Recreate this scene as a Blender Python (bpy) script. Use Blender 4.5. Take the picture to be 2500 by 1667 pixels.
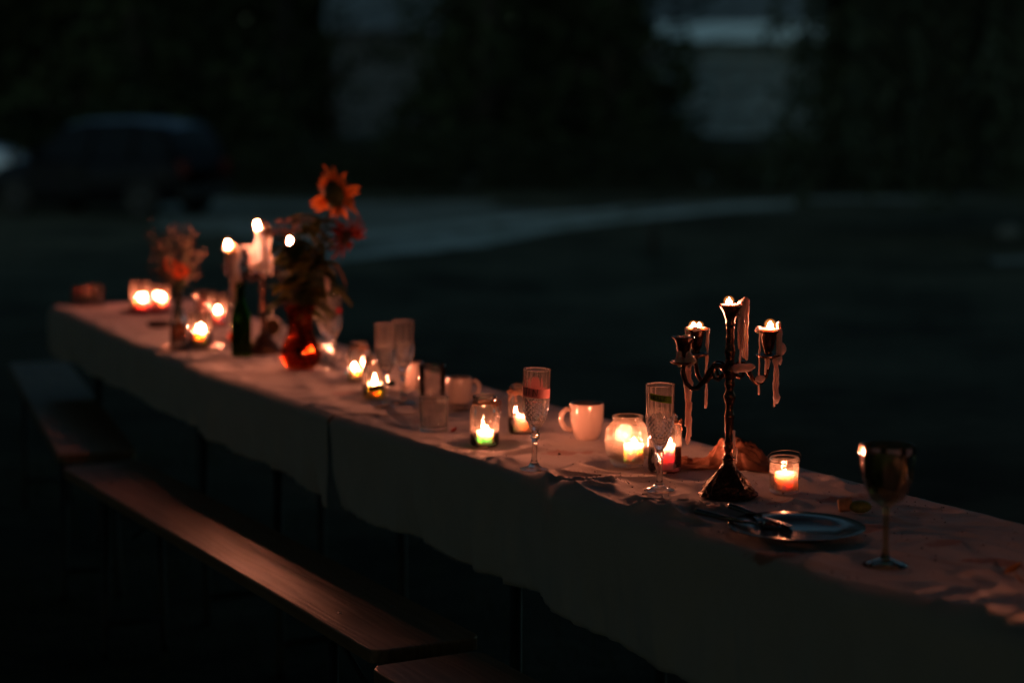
import bpy, math, random
import numpy as np
from math import sin, cos, pi, radians, sqrt, atan2
from mathutils import Vector, Matrix, noise as mnoise

random.seed(7)
rng = np.random.default_rng(11)
for o in list(bpy.data.objects):
    bpy.data.objects.remove(o)
scn = bpy.context.scene
COL = scn.collection

# ------------------------------------------------------------------ camera, sky, exposure
cam_d = bpy.data.cameras.new("camera")
cam = bpy.data.objects.new("camera", cam_d)
COL.objects.link(cam)
cam.location = (0, 0, 1.522)
cam.rotation_euler = (radians(90 - 6.931), 0, 0)
cam_d.sensor_width = 36.0
cam_d.lens = 69.68
cam_d.clip_start = 0.05
cam_d.clip_end = 2000
cam_d.dof.use_dof = True
cam_d.dof.focus_distance = 3.86
cam_d.dof.aperture_fstop = 1.75
scn.camera = cam

world = bpy.data.worlds.new("World")
scn.world = world
world.use_nodes = True
wn, wl = world.node_tree.nodes, world.node_tree.links
bg = wn["Background"]
sky = wn.new("ShaderNodeTexSky")
sky.sky_type = 'NISHITA'
sky.sun_disc = False
sky.sun_elevation = radians(24.0)
sky.sun_rotation = radians(200)
sky.air_density = 1.0
sky.dust_density = 0.6
sky.ozone_density = 3.0
grade = wn.new("ShaderNodeMix")
grade.data_type = 'RGBA'
grade.blend_type = 'MULTIPLY'
grade.inputs[0].default_value = 1.0
grade.inputs[7].default_value = (0.96, 1.15, 0.92, 1)       # the greenish cast of the dusk
wl.new(sky.outputs[0], grade.inputs[6])
wl.new(grade.outputs[2], bg.inputs[0])
SKY_STRENGTH = 0.050
bg.inputs[1].default_value = SKY_STRENGTH

scn.view_settings.view_transform = 'Standard'
scn.view_settings.look = 'None'
scn.view_settings.gamma = 1
scn.view_settings.exposure = 0
scn.view_settings.use_curve_mapping = False
scn.render.engine = 'CYCLES'
cy = scn.cycles
cy.use_denoising = True
cy.denoiser = 'OPENIMAGEDENOISE'
cy.max_bounces = 14
cy.diffuse_bounces = 3
cy.glossy_bounces = 5
cy.transmission_bounces = 12
cy.transparent_max_bounces = 40
cy.caustics_reflective = False
cy.caustics_refractive = True
cy.blur_glossy = 0.6
cy.sample_clamp_indirect = 3.0
cy.use_adaptive_sampling = False

FLAME = 2400.0           # radiance of a candle flame

# ------------------------------------------------------------------ mesh helpers
class MB:
    """collects simple shapes into one mesh"""
    def __init__(s):
        s.v, s.f, s.sm = [], [], []

    def add(s, vs, fs, smooth=True):
        b = len(s.v)
        s.v += [tuple(p) for p in vs]
        for f in fs:
            s.f.append(tuple(i + b for i in f))
            s.sm.append(smooth)
        return s

    def lathe(s, prof, n=32, c=(0, 0, 0), rf=None, smooth=True, rot=0.0, M=None):
        vs, fs, rows = [], [], []
        for k, (r, z) in enumerate(prof):
            if r <= 1e-7:
                rows.append([len(vs)])
                vs.append((0, 0, z))
            else:
                row = []
                for j in range(n):
                    a = 2 * pi * j / n + rot
                    rr = r * (rf(a, z, k) if rf else 1)
                    row.append(len(vs))
                    vs.append((rr * cos(a), rr * sin(a), z))
                rows.append(row)
        for A, B in zip(rows, rows[1:]):
            if len(A) == 1 and len(B) == 1:
                continue
            for j in range(n):
                j2 = (j + 1) % n
                if len(A) == 1:
                    fs.append((A[0], B[j2], B[j]))
                elif len(B) == 1:
                    fs.append((A[j], A[j2], B[0]))
                else:
                    fs.append((A[j], A[j2], B[j2], B[j]))
        vs = [Vector(v) for v in vs]
        if M is not None:
            vs = [M @ v for v in vs]
        c = Vector(c)
        return s.add([v + c for v in vs], fs, smooth)

    def tube(s, pts, rad, n=8, smooth=True, flat=1.0):
        pts = [Vector(p) for p in pts]
        if not isinstance(rad, (list, tuple)):
            rad = [rad] * len(pts)
        vs, fs = [], []
        up = None
        for i, p in enumerate(pts):
            t = (pts[min(i + 1, len(pts) - 1)] - pts[max(i - 1, 0)])
            t = t.normalized() if t.length > 1e-9 else Vector((0, 0, 1))
            if up is None:
                up = t.orthogonal().normalized()
            up = (up - t * up.dot(t))
            up = up.normalized() if up.length > 1e-6 else t.orthogonal().normalized()
            w = t.cross(up)
            for j in range(n):
                a = 2 * pi * j / n
                vs.append(p + (up * cos(a) + w * sin(a) * flat) * rad[i])
        m = len(pts)
        for i in range(m - 1):
            for j in range(n):
                j2 = (j + 1) % n
                fs.append((i * n + j, i * n + j2, (i + 1) * n + j2, (i + 1) * n + j))
        fs.append(tuple(range(n - 1, -1, -1)))
        fs.append(tuple((m - 1) * n + j for j in range(n)))
        return s.add(vs, fs, smooth)

    def box(s, x0, x1, y0, y1, z0, z1, M=None):
        vs = [Vector((x, y, z)) for z in (z0, z1) for y in (y0, y1) for x in (x0, x1)]
        if M is not None:
            vs = [M @ v for v in vs]
        return s.add(vs, [(0, 2, 3, 1), (4, 5, 7, 6), (0, 1, 5, 4), (2, 6, 7, 3), (0, 4, 6, 2), (1, 3, 7, 5)], False)

    def ball(s, c, r, n=10, m=6, sq=(1, 1, 1), rf=None):
        prof = [(0 if k in (0, m) else r * sin(pi * k / m), -r * cos(pi * k / m)) for k in range(m + 1)]
        M = Matrix.Diagonal((sq[0], sq[1], sq[2], 1))
        return s.lathe(prof, n, c, rf=rf, M=M)

    def mesh(s, name):
        me = bpy.data.meshes.new(name)
        me.from_pydata(s.v, [], s.f)
        me.polygons.foreach_set("use_smooth", s.sm)
        me.update()
        return me

    def build(s, name, mat, parent=None, loc=None):
        return mk(name, s.mesh(name), mat, parent, loc)


def mk(name, me, mat, parent=None, loc=None):
    o = bpy.data.objects.new(name, me)
    COL.objects.link(o)
    if mat is not None and not me.materials:
        me.materials.append(mat)
    if parent is not None:
        o.parent = parent
    if loc is not None:
        o.location = loc
    return o


def tag(o, label=None, cat=None, group=None, kind=None):
    if label: o["label"] = label
    if cat: o["category"] = cat
    if group: o["group"] = group
    if kind: o["kind"] = kind
    return o


def thing(name, label, cat, loc, rz=0.0, group=None):
    o = bpy.data.objects.new(name, None)
    o.empty_display_size = 0.05
    COL.objects.link(o)
    o.location = loc
    o.rotation_euler = (0, 0, rz)
    return tag(o, label, cat, group)


def kids(o):
    return [c for c in COL.objects if c.parent == o]


def dup(root, loc, rz=None, label=None, group=None):
    m = {}
    def cp(o, par):
        c = o.copy()
        COL.objects.link(c)
        c.parent = par
        for ch in list(o.children):
            cp(ch, c)
        return c
    r = cp(root, root.parent)
    r.location = loc
    if rz is not None:
        r.rotation_euler = (root.rotation_euler[0], root.rotation_euler[1], rz)
    if label: r["label"] = label
    if group: r["group"] = group
    return r


def np_mesh(name, verts, faces, mat, smooth=False):
    """verts (n,3) array, faces (m,k) array with a fixed k"""
    me = bpy.data.meshes.new(name)
    verts = np.asarray(verts, dtype=np.float32)
    faces = np.asarray(faces, dtype=np.int32)
    k = faces.shape[1]
    me.vertices.add(len(verts))
    me.vertices.foreach_set("co", verts.ravel())
    me.loops.add(faces.size)
    me.loops.foreach_set("vertex_index", faces.ravel())
    me.polygons.add(len(faces))
    me.polygons.foreach_set("loop_start", np.arange(0, faces.size, k, dtype=np.int32))
    me.polygons.foreach_set("loop_total", np.full(len(faces), k, dtype=np.int32))
    me.polygons.foreach_set("use_smooth", np.full(len(faces), smooth, dtype=bool))
    me.update(calc_edges=True)
    me.validate()
    if mat: me.materials.append(mat)
    return me


def sheet(P, name, mat, thick=0.0, smooth=True):
    """P: grid [nu][nv] of points"""
    nu, nv = len(P), len(P[0])
    v = np.array(P, dtype=np.float32).reshape(-1, 3)
    i = np.arange(nu * nv).reshape(nu, nv)
    f = np.stack([i[:-1, :-1], i[1:, :-1], i[1:, 1:], i[:-1, 1:]], -1).reshape(-1, 4)
    return np_mesh(name, v, f, mat, smooth)


def lerp_tab(tab, x):
    xs = [a for a, _ in tab]
    ys = [b for _, b in tab]
    return float(np.interp(x, xs, ys))

# ------------------------------------------------------------------ materials
def new_mat(name):
    m = bpy.data.materials.new(name)
    m.use_nodes = True
    nt = m.node_tree
    nt.nodes.clear()
    out = nt.nodes.new("ShaderNodeOutputMaterial")
    return m, nt, out


def N(nt, t, **kw):
    n = nt.nodes.new(t)
    for k, v in kw.items():
        if k in n.inputs:
            n.inputs[k].default_value = v
        else:
            setattr(n, k, v)
    return n


def rgba(c):
    return (c[0], c[1], c[2], 1)


def noise_node(nt, scale, detail=4, rough=0.6, coord="Object", stretch=None):
    tc = N(nt, "ShaderNodeTexCoord")
    n = N(nt, "ShaderNodeTexNoise", Scale=scale, Detail=detail, Roughness=rough)
    if stretch:
        mp = N(nt, "ShaderNodeMapping")
        mp.inputs["Scale"].default_value = stretch
        nt.links.new(tc.outputs[coord], mp.inputs[0])
        nt.links.new(mp.outputs[0], n.inputs["Vector"])
    else:
        nt.links.new(tc.outputs[coord], n.inputs["Vector"])
    return n


def plain(name, c1, c2=None, scale=40, rough=0.6, metal=0.0, bump=0.0, bscale=None, spec=0.5, coat=0.0, stretch=None, sss=0.0, trans=0.0):
    """principled surface whose colour wanders between two values, with a fine relief"""
    m, nt, out = new_mat(name)
    p = N(nt, "ShaderNodeBsdfPrincipled", Roughness=rough, Metallic=metal)
    p.inputs["Specular IOR Level"].default_value = spec
    p.inputs["Coat Weight"].default_value = coat
    if sss:
        p.inputs["Subsurface Weight"].default_value = sss
        p.inputs["Subsurface Radius"].default_value = (1.0, 0.45, 0.22)
        p.inputs["Subsurface Scale"].default_value = 0.012
    n = noise_node(nt, scale, 5, 0.6, stretch=stretch)
    mx = N(nt, "ShaderNodeMix", data_type='RGBA')
    mx.inputs[6].default_value = rgba(c1)
    mx.inputs[7].default_value = rgba(c2 or [x * 0.7 for x in c1])
    mr = N(nt, "ShaderNodeMapRange")
    mr.inputs[1].default_value, mr.inputs[2].default_value = 0.35, 0.65
    nt.links.new(n.outputs[0], mr.inputs[0])
    nt.links.new(mr.outputs[0], mx.inputs[0])
    nt.links.new(mx.outputs[2], p.inputs["Base Color"])
    if bump:
        n2 = noise_node(nt, bscale or scale * 3, 4, 0.6, stretch=stretch)
        b = N(nt, "ShaderNodeBump", Strength=bump, Distance=0.002)
        nt.links.new(n2.outputs[0], b.inputs["Height"])
        nt.links.new(b.outputs[0], p.inputs["Normal"])
    last = p
    if trans:
        t = N(nt, "ShaderNodeBsdfTranslucent")
        nt.links.new(mx.outputs[2], t.inputs[0])
        ms = N(nt, "ShaderNodeMixShader")
        ms.inputs[0].default_value = trans
        nt.links.new(p.outputs[0], ms.inputs[1])
        nt.links.new(t.outputs[0], ms.inputs[2])
        last = ms
    nt.links.new(last.outputs[0], out.inputs[0])
    return m


def thin_glass(name, tint=(0.96, 0.95, 0.92), rough=0.04, wave=0.25, wscale=60, film=0.05, gloss=1.0):
    """drawn or pressed glass wall: light goes through each wall, the surface mirrors by its angle, a faint waxy film"""
    m, nt, out = new_mat(name)
    tr = N(nt, "ShaderNodeBsdfTransparent", Color=rgba(tint))
    gl = N(nt, "ShaderNodeBsdfGlossy", Color=(1, 1, 1, 1), Roughness=rough)
    fr = N(nt, "ShaderNodeFresnel", IOR=1.5)
    n = noise_node(nt, wscale, 2, 0.5)
    b = N(nt, "ShaderNodeBump", Strength=wave, Distance=0.004)
    nt.links.new(n.outputs[0], b.inputs["Height"])
    nt.links.new(b.outputs[0], gl.inputs["Normal"])
    nt.links.new(b.outputs[0], fr.inputs["Normal"])
    mu = N(nt, "ShaderNodeMath", operation='MULTIPLY')
    mu.inputs[1].default_value = gloss
    mu.use_clamp = True
    nt.links.new(fr.outputs[0], mu.inputs[0])
    ms = N(nt, "ShaderNodeMixShader")
    nt.links.new(mu.outputs[0], ms.inputs[0])
    nt.links.new(tr.outputs[0], ms.inputs[1])
    nt.links.new(gl.outputs[0], ms.inputs[2])
    last = ms
    if film:
        tl = N(nt, "ShaderNodeBsdfTranslucent", Color=(0.8, 0.72, 0.6, 1))
        m2 = N(nt, "ShaderNodeMixShader")
        n3 = noise_node(nt, 90, 4, 0.7)
        mr = N(nt, "ShaderNodeMapRange")
        mr.inputs[1].default_value, mr.inputs[2].default_value = 0.35, 0.75
        mr.inputs[3].default_value, mr.inputs[4].default_value = film * 0.3, film * 2
        nt.links.new(n3.outputs[0], mr.inputs[0])
        nt.links.new(mr.outputs[0], m2.inputs[0])
        nt.links.new(ms.outputs[0], m2.inputs[1])
        nt.links.new(tl.outputs[0], m2.inputs[2])
        last = m2
    nt.links.new(last.outputs[0], out.inputs[0])
    return m


def solid_glass(name, col=(1, 1, 1), rough=0.0, ior=1.48, clear=0.25, bump=0.0, bscale=120, scatter=0.0):
    """thick refracting glass; a share of the light passes straight, as in thin spots"""
    m, nt, out = new_mat(name)
    g = N(nt, "ShaderNodeBsdfGlass", Color=rgba(col), Roughness=rough, IOR=ior)
    tr = N(nt, "ShaderNodeBsdfTransparent", Color=rgba(col))
    if bump:
        n = noise_node(nt, bscale, 2, 0.5)
        b = N(nt, "ShaderNodeBump", Strength=bump, Distance=0.003)
        nt.links.new(n.outputs[0], b.inputs["Height"])
        nt.links.new(b.outputs[0], g.inputs["Normal"])
    ms = N(nt, "ShaderNodeMixShader")
    ms.inputs[0].default_value = clear
    nt.links.new(g.outputs[0], ms.inputs[1])
    nt.links.new(tr.outputs[0], ms.inputs[2])
    last = ms
    if scatter:                                # translucent share added to brighten facets, for light scattered inside the glass
        tl = N(nt, "ShaderNodeBsdfTranslucent", Color=(0.85, 0.78, 0.7, 1))
        m2 = N(nt, "ShaderNodeMixShader")
        m2.inputs[0].default_value = scatter
        nt.links.new(ms.outputs[0], m2.inputs[1])
        nt.links.new(tl.outputs[0], m2.inputs[2])
        last = m2
    nt.links.new(last.outputs[0], out.inputs[0])
    return m


def wax_mat(name, col, sss=0.8, scale=0.03):
    m, nt, out = new_mat(name)
    p = N(nt, "ShaderNodeBsdfPrincipled", Roughness=0.42)
    p.inputs["Base Color"].default_value = rgba(col)
    p.inputs["Subsurface Weight"].default_value = sss
    p.inputs["Subsurface Radius"].default_value = (1.0, 0.7, 0.5)
    p.inputs["Subsurface Scale"].default_value = scale
    tl = N(nt, "ShaderNodeBsdfTranslucent", Color=rgba(col))
    ms = N(nt, "ShaderNodeMixShader")
    ms.inputs[0].default_value = 0.45
    n = noise_node(nt, 180, 3, 0.6)
    b = N(nt, "ShaderNodeBump", Strength=0.15, Distance=0.002)
    nt.links.new(n.outputs[0], b.inputs["Height"])
    nt.links.new(b.outputs[0], p.inputs["Normal"])
    nt.links.new(p.outputs[0], ms.inputs[1])
    nt.links.new(tl.outputs[0], ms.inputs[2])
    nt.links.new(ms.outputs[0], out.inputs[0])
    return m


def flame_mat(name="candle_flame", k=1.0):
    m, nt, out = new_mat(name)
    e = N(nt, "ShaderNodeEmission", Color=(1.0, 0.29, 0.155, 1), Strength=FLAME * k)
    nt.links.new(e.outputs[0], out.inputs[0])
    return m


def cloth_mat():
    m, nt, out = new_mat("cotton_cloth")
    p = N(nt, "ShaderNodeBsdfPrincipled", Roughness=0.9)
    p.inputs["Specular IOR Level"].default_value = 0.2
    p.inputs["Sheen Weight"].default_value = 0.15
    base = N(nt, "ShaderNodeMix", data_type='RGBA')
    base.inputs[6].default_value = (0.68, 0.615, 0.575, 1)
    base.inputs[7].default_value = (0.55, 0.49, 0.455, 1)
    n = noise_node(nt, 9, 6, 0.65)
    nt.links.new(n.outputs[0], base.inputs[0])
    prev = base
    # spilled sauce and wine: x, y, angle, length, width
    tc = N(nt, "ShaderNodeTexCoord")
    wob = noise_node(nt, 22, 4, 0.65)
    for (x, y, ang, la, lb, wgt) in ((.119, 4.189, .15, .062, .030, .6), (.516, 3.666, .5, .055, .016, .5), (.630, 3.680, .2, .075, .030, .65), (.622, 3.440, -.2, .050, .038, .7),
                                     (.420, 3.232, -.25, .115, .036, .75), (.790, 3.170, -.5, .060, .034, .75), (.385, 3.566, .1, .055, .018, .6), (.735, 3.313, .6, .060, .020, .55),
                                     (-.19, 4.62, .3, .06, .03, .4), (-.42, 5.05, .2, .05, .03, .45), (.30, 3.90, .6, .06, .02, .5)):
        mp = N(nt, "ShaderNodeMapping")
        mp.vector_type = 'TEXTURE'
        mp.inputs["Location"].default_value = (x, y, .77)
        mp.inputs["Rotation"].default_value = (0, 0, ang)
        mp.inputs["Scale"].default_value = (la, lb, .02)
        nt.links.new(tc.outputs["Object"], mp.inputs[0])
        ln = N(nt, "ShaderNodeVectorMath", operation='LENGTH')
        nt.links.new(mp.outputs[0], ln.inputs[0])
        ad = N(nt, "ShaderNodeMath", operation='MULTIPLY_ADD')
        ad.inputs[1].default_value = 2.2
        nt.links.new(wob.outputs[0], ad.inputs[0])
        nt.links.new(ln.outputs["Value"], ad.inputs[2])
        mr = N(nt, "ShaderNodeMapRange")
        mr.inputs[1].default_value, mr.inputs[2].default_value = 2.1, 1.75
        mr.inputs[4].default_value = wgt
        nt.links.new(ad.outputs[0], mr.inputs[0])
        mx = N(nt, "ShaderNodeMix", data_type='RGBA')
        mx.inputs[7].default_value = (0.40, 0.10, 0.045, 1)
        nt.links.new(mr.outputs[0], mx.inputs[0])
        nt.links.new(prev.outputs[2], mx.inputs[6])
        prev = mx
    nt.links.new(prev.outputs[2], p.inputs["Base Color"])
    w = noise_node(nt, 900, 2, 0.5)
    w2 = noise_node(nt, 55, 5, 0.6)
    ad = N(nt, "ShaderNodeMath", operation='MULTIPLY_ADD')
    ad.inputs[1].default_value = 3.0
    nt.links.new(w2.outputs[0], ad.inputs[0])
    nt.links.new(w.outputs[0], ad.inputs[2])
    b = N(nt, "ShaderNodeBump", Strength=0.35, Distance=0.0012)
    nt.links.new(ad.outputs[0], b.inputs["Height"])
    nt.links.new(b.outputs[0], p.inputs["Normal"])
    nt.links.new(p.outputs[0], out.inputs[0])
    return m


def bench_wood_mat():
    m, nt, out = new_mat("varnished_pine")
    p = N(nt, "ShaderNodeBsdfPrincipled")
    p.inputs["Specular IOR Level"].default_value = 0.5
    n1 = noise_node(nt, 6, 5, 0.6, stretch=(0.35, 7, 7))
    wv_tc = N(nt, "ShaderNodeTexCoord")
    mp = N(nt, "ShaderNodeMapping")
    mp.inputs["Scale"].default_value = (0.25, 3.2, 3.2)
    nt.links.new(wv_tc.outputs["Object"], mp.inputs[0])
    wv = N(nt, "ShaderNodeTexWave", Scale=4.6, Distortion=16.0, Detail=4.0)
    wv.bands_direction = 'Y'
    wv.inputs["Detail Scale"].default_value = 1.2
    nt.links.new(mp.outputs[0], wv.inputs["Vector"])
    mx = N(nt, "ShaderNodeMix", data_type='RGBA')
    mx.inputs[6].default_value = (0.36, 0.21, 0.115, 1)
    mx.inputs[7].default_value = (0.25, 0.135, 0.07, 1)
    nt.links.new(wv.outputs["Fac"], mx.inputs[0])
    mx2 = N(nt, "ShaderNodeMix", data_type='RGBA', blend_type='MULTIPLY')
    mx2.inputs[0].default_value = 0.35
    nt.links.new(mx.outputs[2], mx2.inputs[6])
    nt.links.new(n1.outputs[0], mx2.inputs[7])
    nt.links.new(mx2.outputs[2], p.inputs["Base Color"])
    mr = N(nt, "ShaderNodeMapRange")
    mr.inputs[3].default_value, mr.inputs[4].default_value = 0.22, 0.58
    n3 = noise_node(nt, 7, 6, 0.75, stretch=(.6, 2, 2))
    nt.links.new(n3.outputs[0], mr.inputs[0])
    nt.links.new(mr.outputs[0], p.inputs["Roughness"])
    b = N(nt, "ShaderNodeBump", Strength=0.2, Distance=0.0014)
    nt.links.new(wv.outputs["Fac"], b.inputs["Height"])
    nt.links.new(b.outputs[0], p.inputs["Normal"])
    nt.links.new(p.outputs[0], out.inputs[0])
    return m


def grass_ground_mat():
    m, nt, out = new_mat("lawn_soil")
    p = N(nt, "ShaderNodeBsdfPrincipled", Roughness=0.95)
    p.inputs["Specular IOR Level"].default_value = 0.1
    a = noise_node(nt, 0.45, 6, 0.65)
    f = noise_node(nt, 14, 5, 0.7)
    r = N(nt, "ShaderNodeValToRGB")
    r.color_ramp.elements[0].position = 0.40
    r.color_ramp.elements[0].color = (0.036, 0.034, 0.019, 1)
    r.color_ramp.elements[1].position = 0.60
    r.color_ramp.elements[1].color = (0.145, 0.132, 0.080, 1)
    c3 = noise_node(nt, 1.7, 5, 0.7)
    av = N(nt, "ShaderNodeMath", operation='MULTIPLY_ADD')
    av.inputs[1].default_value = 0.5
    hv = N(nt, "ShaderNodeMath", operation='MULTIPLY')
    hv.inputs[1].default_value = 0.5
    nt.links.new(c3.outputs[0], hv.inputs[0])
    nt.links.new(a.outputs[0], av.inputs[0])
    nt.links.new(hv.outputs[0], av.inputs[2])
    nt.links.new(av.outputs[0], r.inputs[0])
    mx = N(nt, "ShaderNodeMix", data_type='RGBA', blend_type='MULTIPLY')
    mx.inputs[0].default_value = 0.7
    nt.links.new(r.outputs[0], mx.inputs[6])
    nt.links.new(f.outputs[0], mx.inputs[7])
    nt.links.new(mx.outputs[2], p.inputs["Base Color"])
    b = N(nt, "ShaderNodeBump", Strength=0.6, Distance=0.03)
    nt.links.new(f.outputs[0], b.inputs["Height"])
    nt.links.new(b.outputs[0], p.inputs["Normal"])
    nt.links.new(p.outputs[0], out.inputs[0])
    return m


M = {}
M['cloth'] = cloth_mat()
M['flame'] = flame_mat()
M['flame_low'] = flame_mat("guttering_flame", 0.28)
def mantle_mat():
    m, nt, out = new_mat("flame_mantle")
    e = N(nt, "ShaderNodeEmission", Color=(1.0, 0.30, 0.06, 1))
    lw = N(nt, "ShaderNodeLayerWeight", Blend=0.5)
    iv = N(nt, "ShaderNodeMath", operation='SUBTRACT')
    iv.inputs[0].default_value = 1.0
    nt.links.new(lw.outputs["Facing"], iv.inputs[1])
    pw = N(nt, "ShaderNodeMath", operation='POWER')
    pw.inputs[1].default_value = 2.5
    nt.links.new(iv.outputs[0], pw.inputs[0])
    mu = N(nt, "ShaderNodeMath", operation='MULTIPLY')
    mu.inputs[1].default_value = 0.9
    nt.links.new(pw.outputs[0], mu.inputs[0])
    nt.links.new(mu.outputs[0], e.inputs["Strength"])
    tr = N(nt, "ShaderNodeBsdfTransparent")
    ad = N(nt, "ShaderNodeAddShader")
    nt.links.new(e.outputs[0], ad.inputs[0])
    nt.links.new(tr.outputs[0], ad.inputs[1])
    nt.links.new(ad.outputs[0], out.inputs[0])
    return m

M['mantle'] = mantle_mat()
M['wick'] = plain("burnt_wick", (0.01, 0.009, 0.008), rough=0.9)
M['wax_cream'] = wax_mat("cream_wax", (0.90, 0.84, 0.78))
M['wax_white'] = wax_mat("white_wax", (0.90, 0.87, 0.84))
M['wax_pink'] = wax_mat("pink_wax", (0.95, 0.66, 0.76))
M['wax_rose'] = wax_mat("rose_wax", (0.95, 0.72, 0.74))
M['wax_green'] = wax_mat("lime_green_wax", (0.52, 0.95, 0.70))
M['wax_yellow'] = wax_mat("yellow_wax", (0.90, 0.86, 0.46))
M['wax_drip'] = wax_mat("dripped_wax", (0.92, 0.72, 0.66), 0.6, 0.012)
M['jar_glass'] = thin_glass("jar_glass", wave=0.35, wscale=45, film=0.006, gloss=1.3)
M['relief_glass'] = thin_glass("pressed_relief_glass", (0.98, 0.95, 0.88), rough=0.05, wave=0.25, wscale=150, film=0.030, gloss=0.6)
M['crystal'] = solid_glass("cut_crystal", (0.99, 0.985, 0.975), 0.07, 1.58, 0.04, scatter=0.05)
M['crystal_soft'] = solid_glass("stem_crystal", (0.985, 0.975, 0.96), 0.06, 1.5, 0.10, bump=0.1)
M['tumbler_glass'] = thin_glass("tumbler_glass", (0.97, 0.93, 0.90), 0.04, 0.2, 40, 0.004, 1.4)
M['cut_glass'] = solid_glass("cut_tumbler_glass", (0.985, 0.97, 0.95), 0.04, 1.5, 0.2, scatter=0.03)
M['rose_glass'] = thin_glass("rose_glass", (0.98, 0.86, 0.82), 0.05, 0.3, 50, 0.02)
M['amber_glass'] = thin_glass("amber_glass", (0.74, 0.69, 0.52), rough=0.07, wave=0.08, wscale=30, film=0.0, gloss=1.6)
M['red_glass'] = solid_glass("ruby_glass", (0.74, 0.38, 0.24), 0.04, 1.40, 0.5)
M['brown_glass'] = solid_glass("brown_glass", (0.80, 0.45, 0.30), 0.04, 1.45, 0.45)
M['green_glass'] = solid_glass("bottle_green_glass", (0.22, 0.42, 0.17), 0.02, 1.5, 0.2)
M['bronze'] = plain("aged_bronze", (0.15, 0.078, 0.050), (0.06, 0.032, 0.022), 60, 0.26, 0.95, 0.4, 220)
M['bronze_relief'] = plain("cast_bronze_relief", (0.08, 0.044, 0.030), (0.025, 0.016, 0.011), 90, 0.42, 0.85, 1.0, 140)
M['steel'] = plain("cutlery_steel", (0.22, 0.22, 0.21), (0.15, 0.15, 0.145), 50, 0.25, 1.0)
M['dark_steel'] = plain("painted_leg_steel", (0.03, 0.034, 0.03), (0.015, 0.016, 0.015), 30, 0.5, 0.3)
M['wood'] = bench_wood_mat()
M['twine'] = plain("jute_twine", (0.30, 0.15, 0.075), (0.16, 0.07, 0.035), 300, 0.9, 0, 0.7, 700)
M['porcelain'] = plain("glazed_porcelain", (0.72, 0.58, 0.50), (0.66, 0.52, 0.45), 20, 0.16, 0, 0.0, coat=0.4)
M['white_china'] = plain("white_china", (0.74, 0.72, 0.70), (0.66, 0.64, 0.62), 20, 0.18)
M['tea'] = plain("dark_tea", (0.02, 0.012, 0.006), rough=0.05)
M['plate_glass'] = plain("dark_glass_plate", (0.040, 0.060, 0.060), (0.028, 0.045, 0.046), 20, 0.2, 0, 0.1, 60, spec=0.32)
M['red_china'] = plain("red_glazed_plate", (0.50, 0.05, 0.04), (0.38, 0.03, 0.03), 20, 0.2)
M['dark_china'] = plain("dark_stoneware", (0.035, 0.02, 0.018), (0.02, 0.012, 0.01), 30, 0.3)
M['napkin'] = plain("rust_linen", (0.34, 0.15, 0.085), (0.22, 0.085, 0.05), 70, 0.9, 0, 0.6, 900)
M['tape_pink'] = plain("pink_paper_tape", (0.86, 0.34, 0.33), (0.78, 0.28, 0.28), 60, 0.7, trans=0.35)
M['tape_green'] = plain("green_paper_tape", (0.18, 0.36, 0.025), (0.14, 0.28, 0.02), 60, 0.7, trans=0.45)
M['tape_dark'] = plain("dark_green_tape", (0.012, 0.045, 0.016), (0.008, 0.03, 0.01), 60, 0.6)
M['tape_red'] = plain("red_paper_tape", (0.60, 0.02, 0.02), (0.5, 0.02, 0.02), 60, 0.7, trans=0.3)
M['ink'] = plain("black_marker_ink", (0.008, 0.006, 0.006), rough=0.7)
M['petal'] = plain("sunflower_petal", (0.82, 0.27, 0.06), (0.74, 0.20, 0.04), 60, 0.7, trans=0.45)
M['petal_red'] = plain("rust_red_petal", (0.24, 0.035, 0.02), (0.16, 0.02, 0.012), 60, 0.7, trans=0.35)
M['petal_orange'] = plain("orange_petal", (0.75, 0.14, 0.02), (0.62, 0.09, 0.015), 60, 0.7, trans=0.3)
M['petal_pale'] = plain("pale_blossom", (0.80, 0.62, 0.54), (0.70, 0.50, 0.44), 60, 0.7, trans=0.5)
M['seed'] = plain("sunflower_seed_disc", (0.035, 0.018, 0.008), (0.015, 0.008, 0.005), 200, 0.9, 0, 0.8, 400)
M['leaf'] = plain("bouquet_leaf", (0.060, 0.085, 0.022), (0.035, 0.05, 0.014), 40, 0.55, 0, 0.3, trans=0.25)
M['leaf_olive'] = plain("olive_leaf", (0.24, 0.22, 0.045), (0.15, 0.14, 0.03), 40, 0.55, 0, 0.3, trans=0.45)
M['leaf_dry'] = plain("dry_leaf", (0.30, 0.14, 0.04), (0.18, 0.08, 0.025), 40, 0.7, 0, 0.3, trans=0.3)
M['stem'] = plain("green_stem", (0.06, 0.075, 0.025), rough=0.6)
M['sprig'] = plain("russet_sprig", (0.10, 0.045, 0.02), (0.05, 0.03, 0.014), 40, 0.7, trans=0.25)
M['cork'] = plain("cork", (0.42, 0.26, 0.14), (0.3, 0.17, 0.09), 120, 0.9, 0, 0.6)
M['lime'] = plain("lime_peel", (0.16, 0.20, 0.03), (0.10, 0.13, 0.02), 90, 0.5)
M['crumb'] = plain("crumbs", (0.09, 0.045, 0.025), (0.04, 0.02, 0.012), 200, 0.9)
M['food'] = plain("food_scrap", (0.14, 0.05, 0.025), (0.07, 0.025, 0.015), 120, 0.8, 0, 0.8)
M['tomato'] = plain("red_skin", (0.62, 0.10, 0.04), (0.5, 0.06, 0.03), 40, 0.25)
M['lawn'] = grass_ground_mat()
M['blade'] = plain("grass_blade", (0.050, 0.070, 0.022), (0.07, 0.07, 0.03), 3, 0.7, trans=0.2)
M['gravel'] = plain("pale_gravel", (0.42, 0.44, 0.39), (0.19, 0.21, 0.16), 1.3, 0.95, 0, 0.7, 60)
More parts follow.
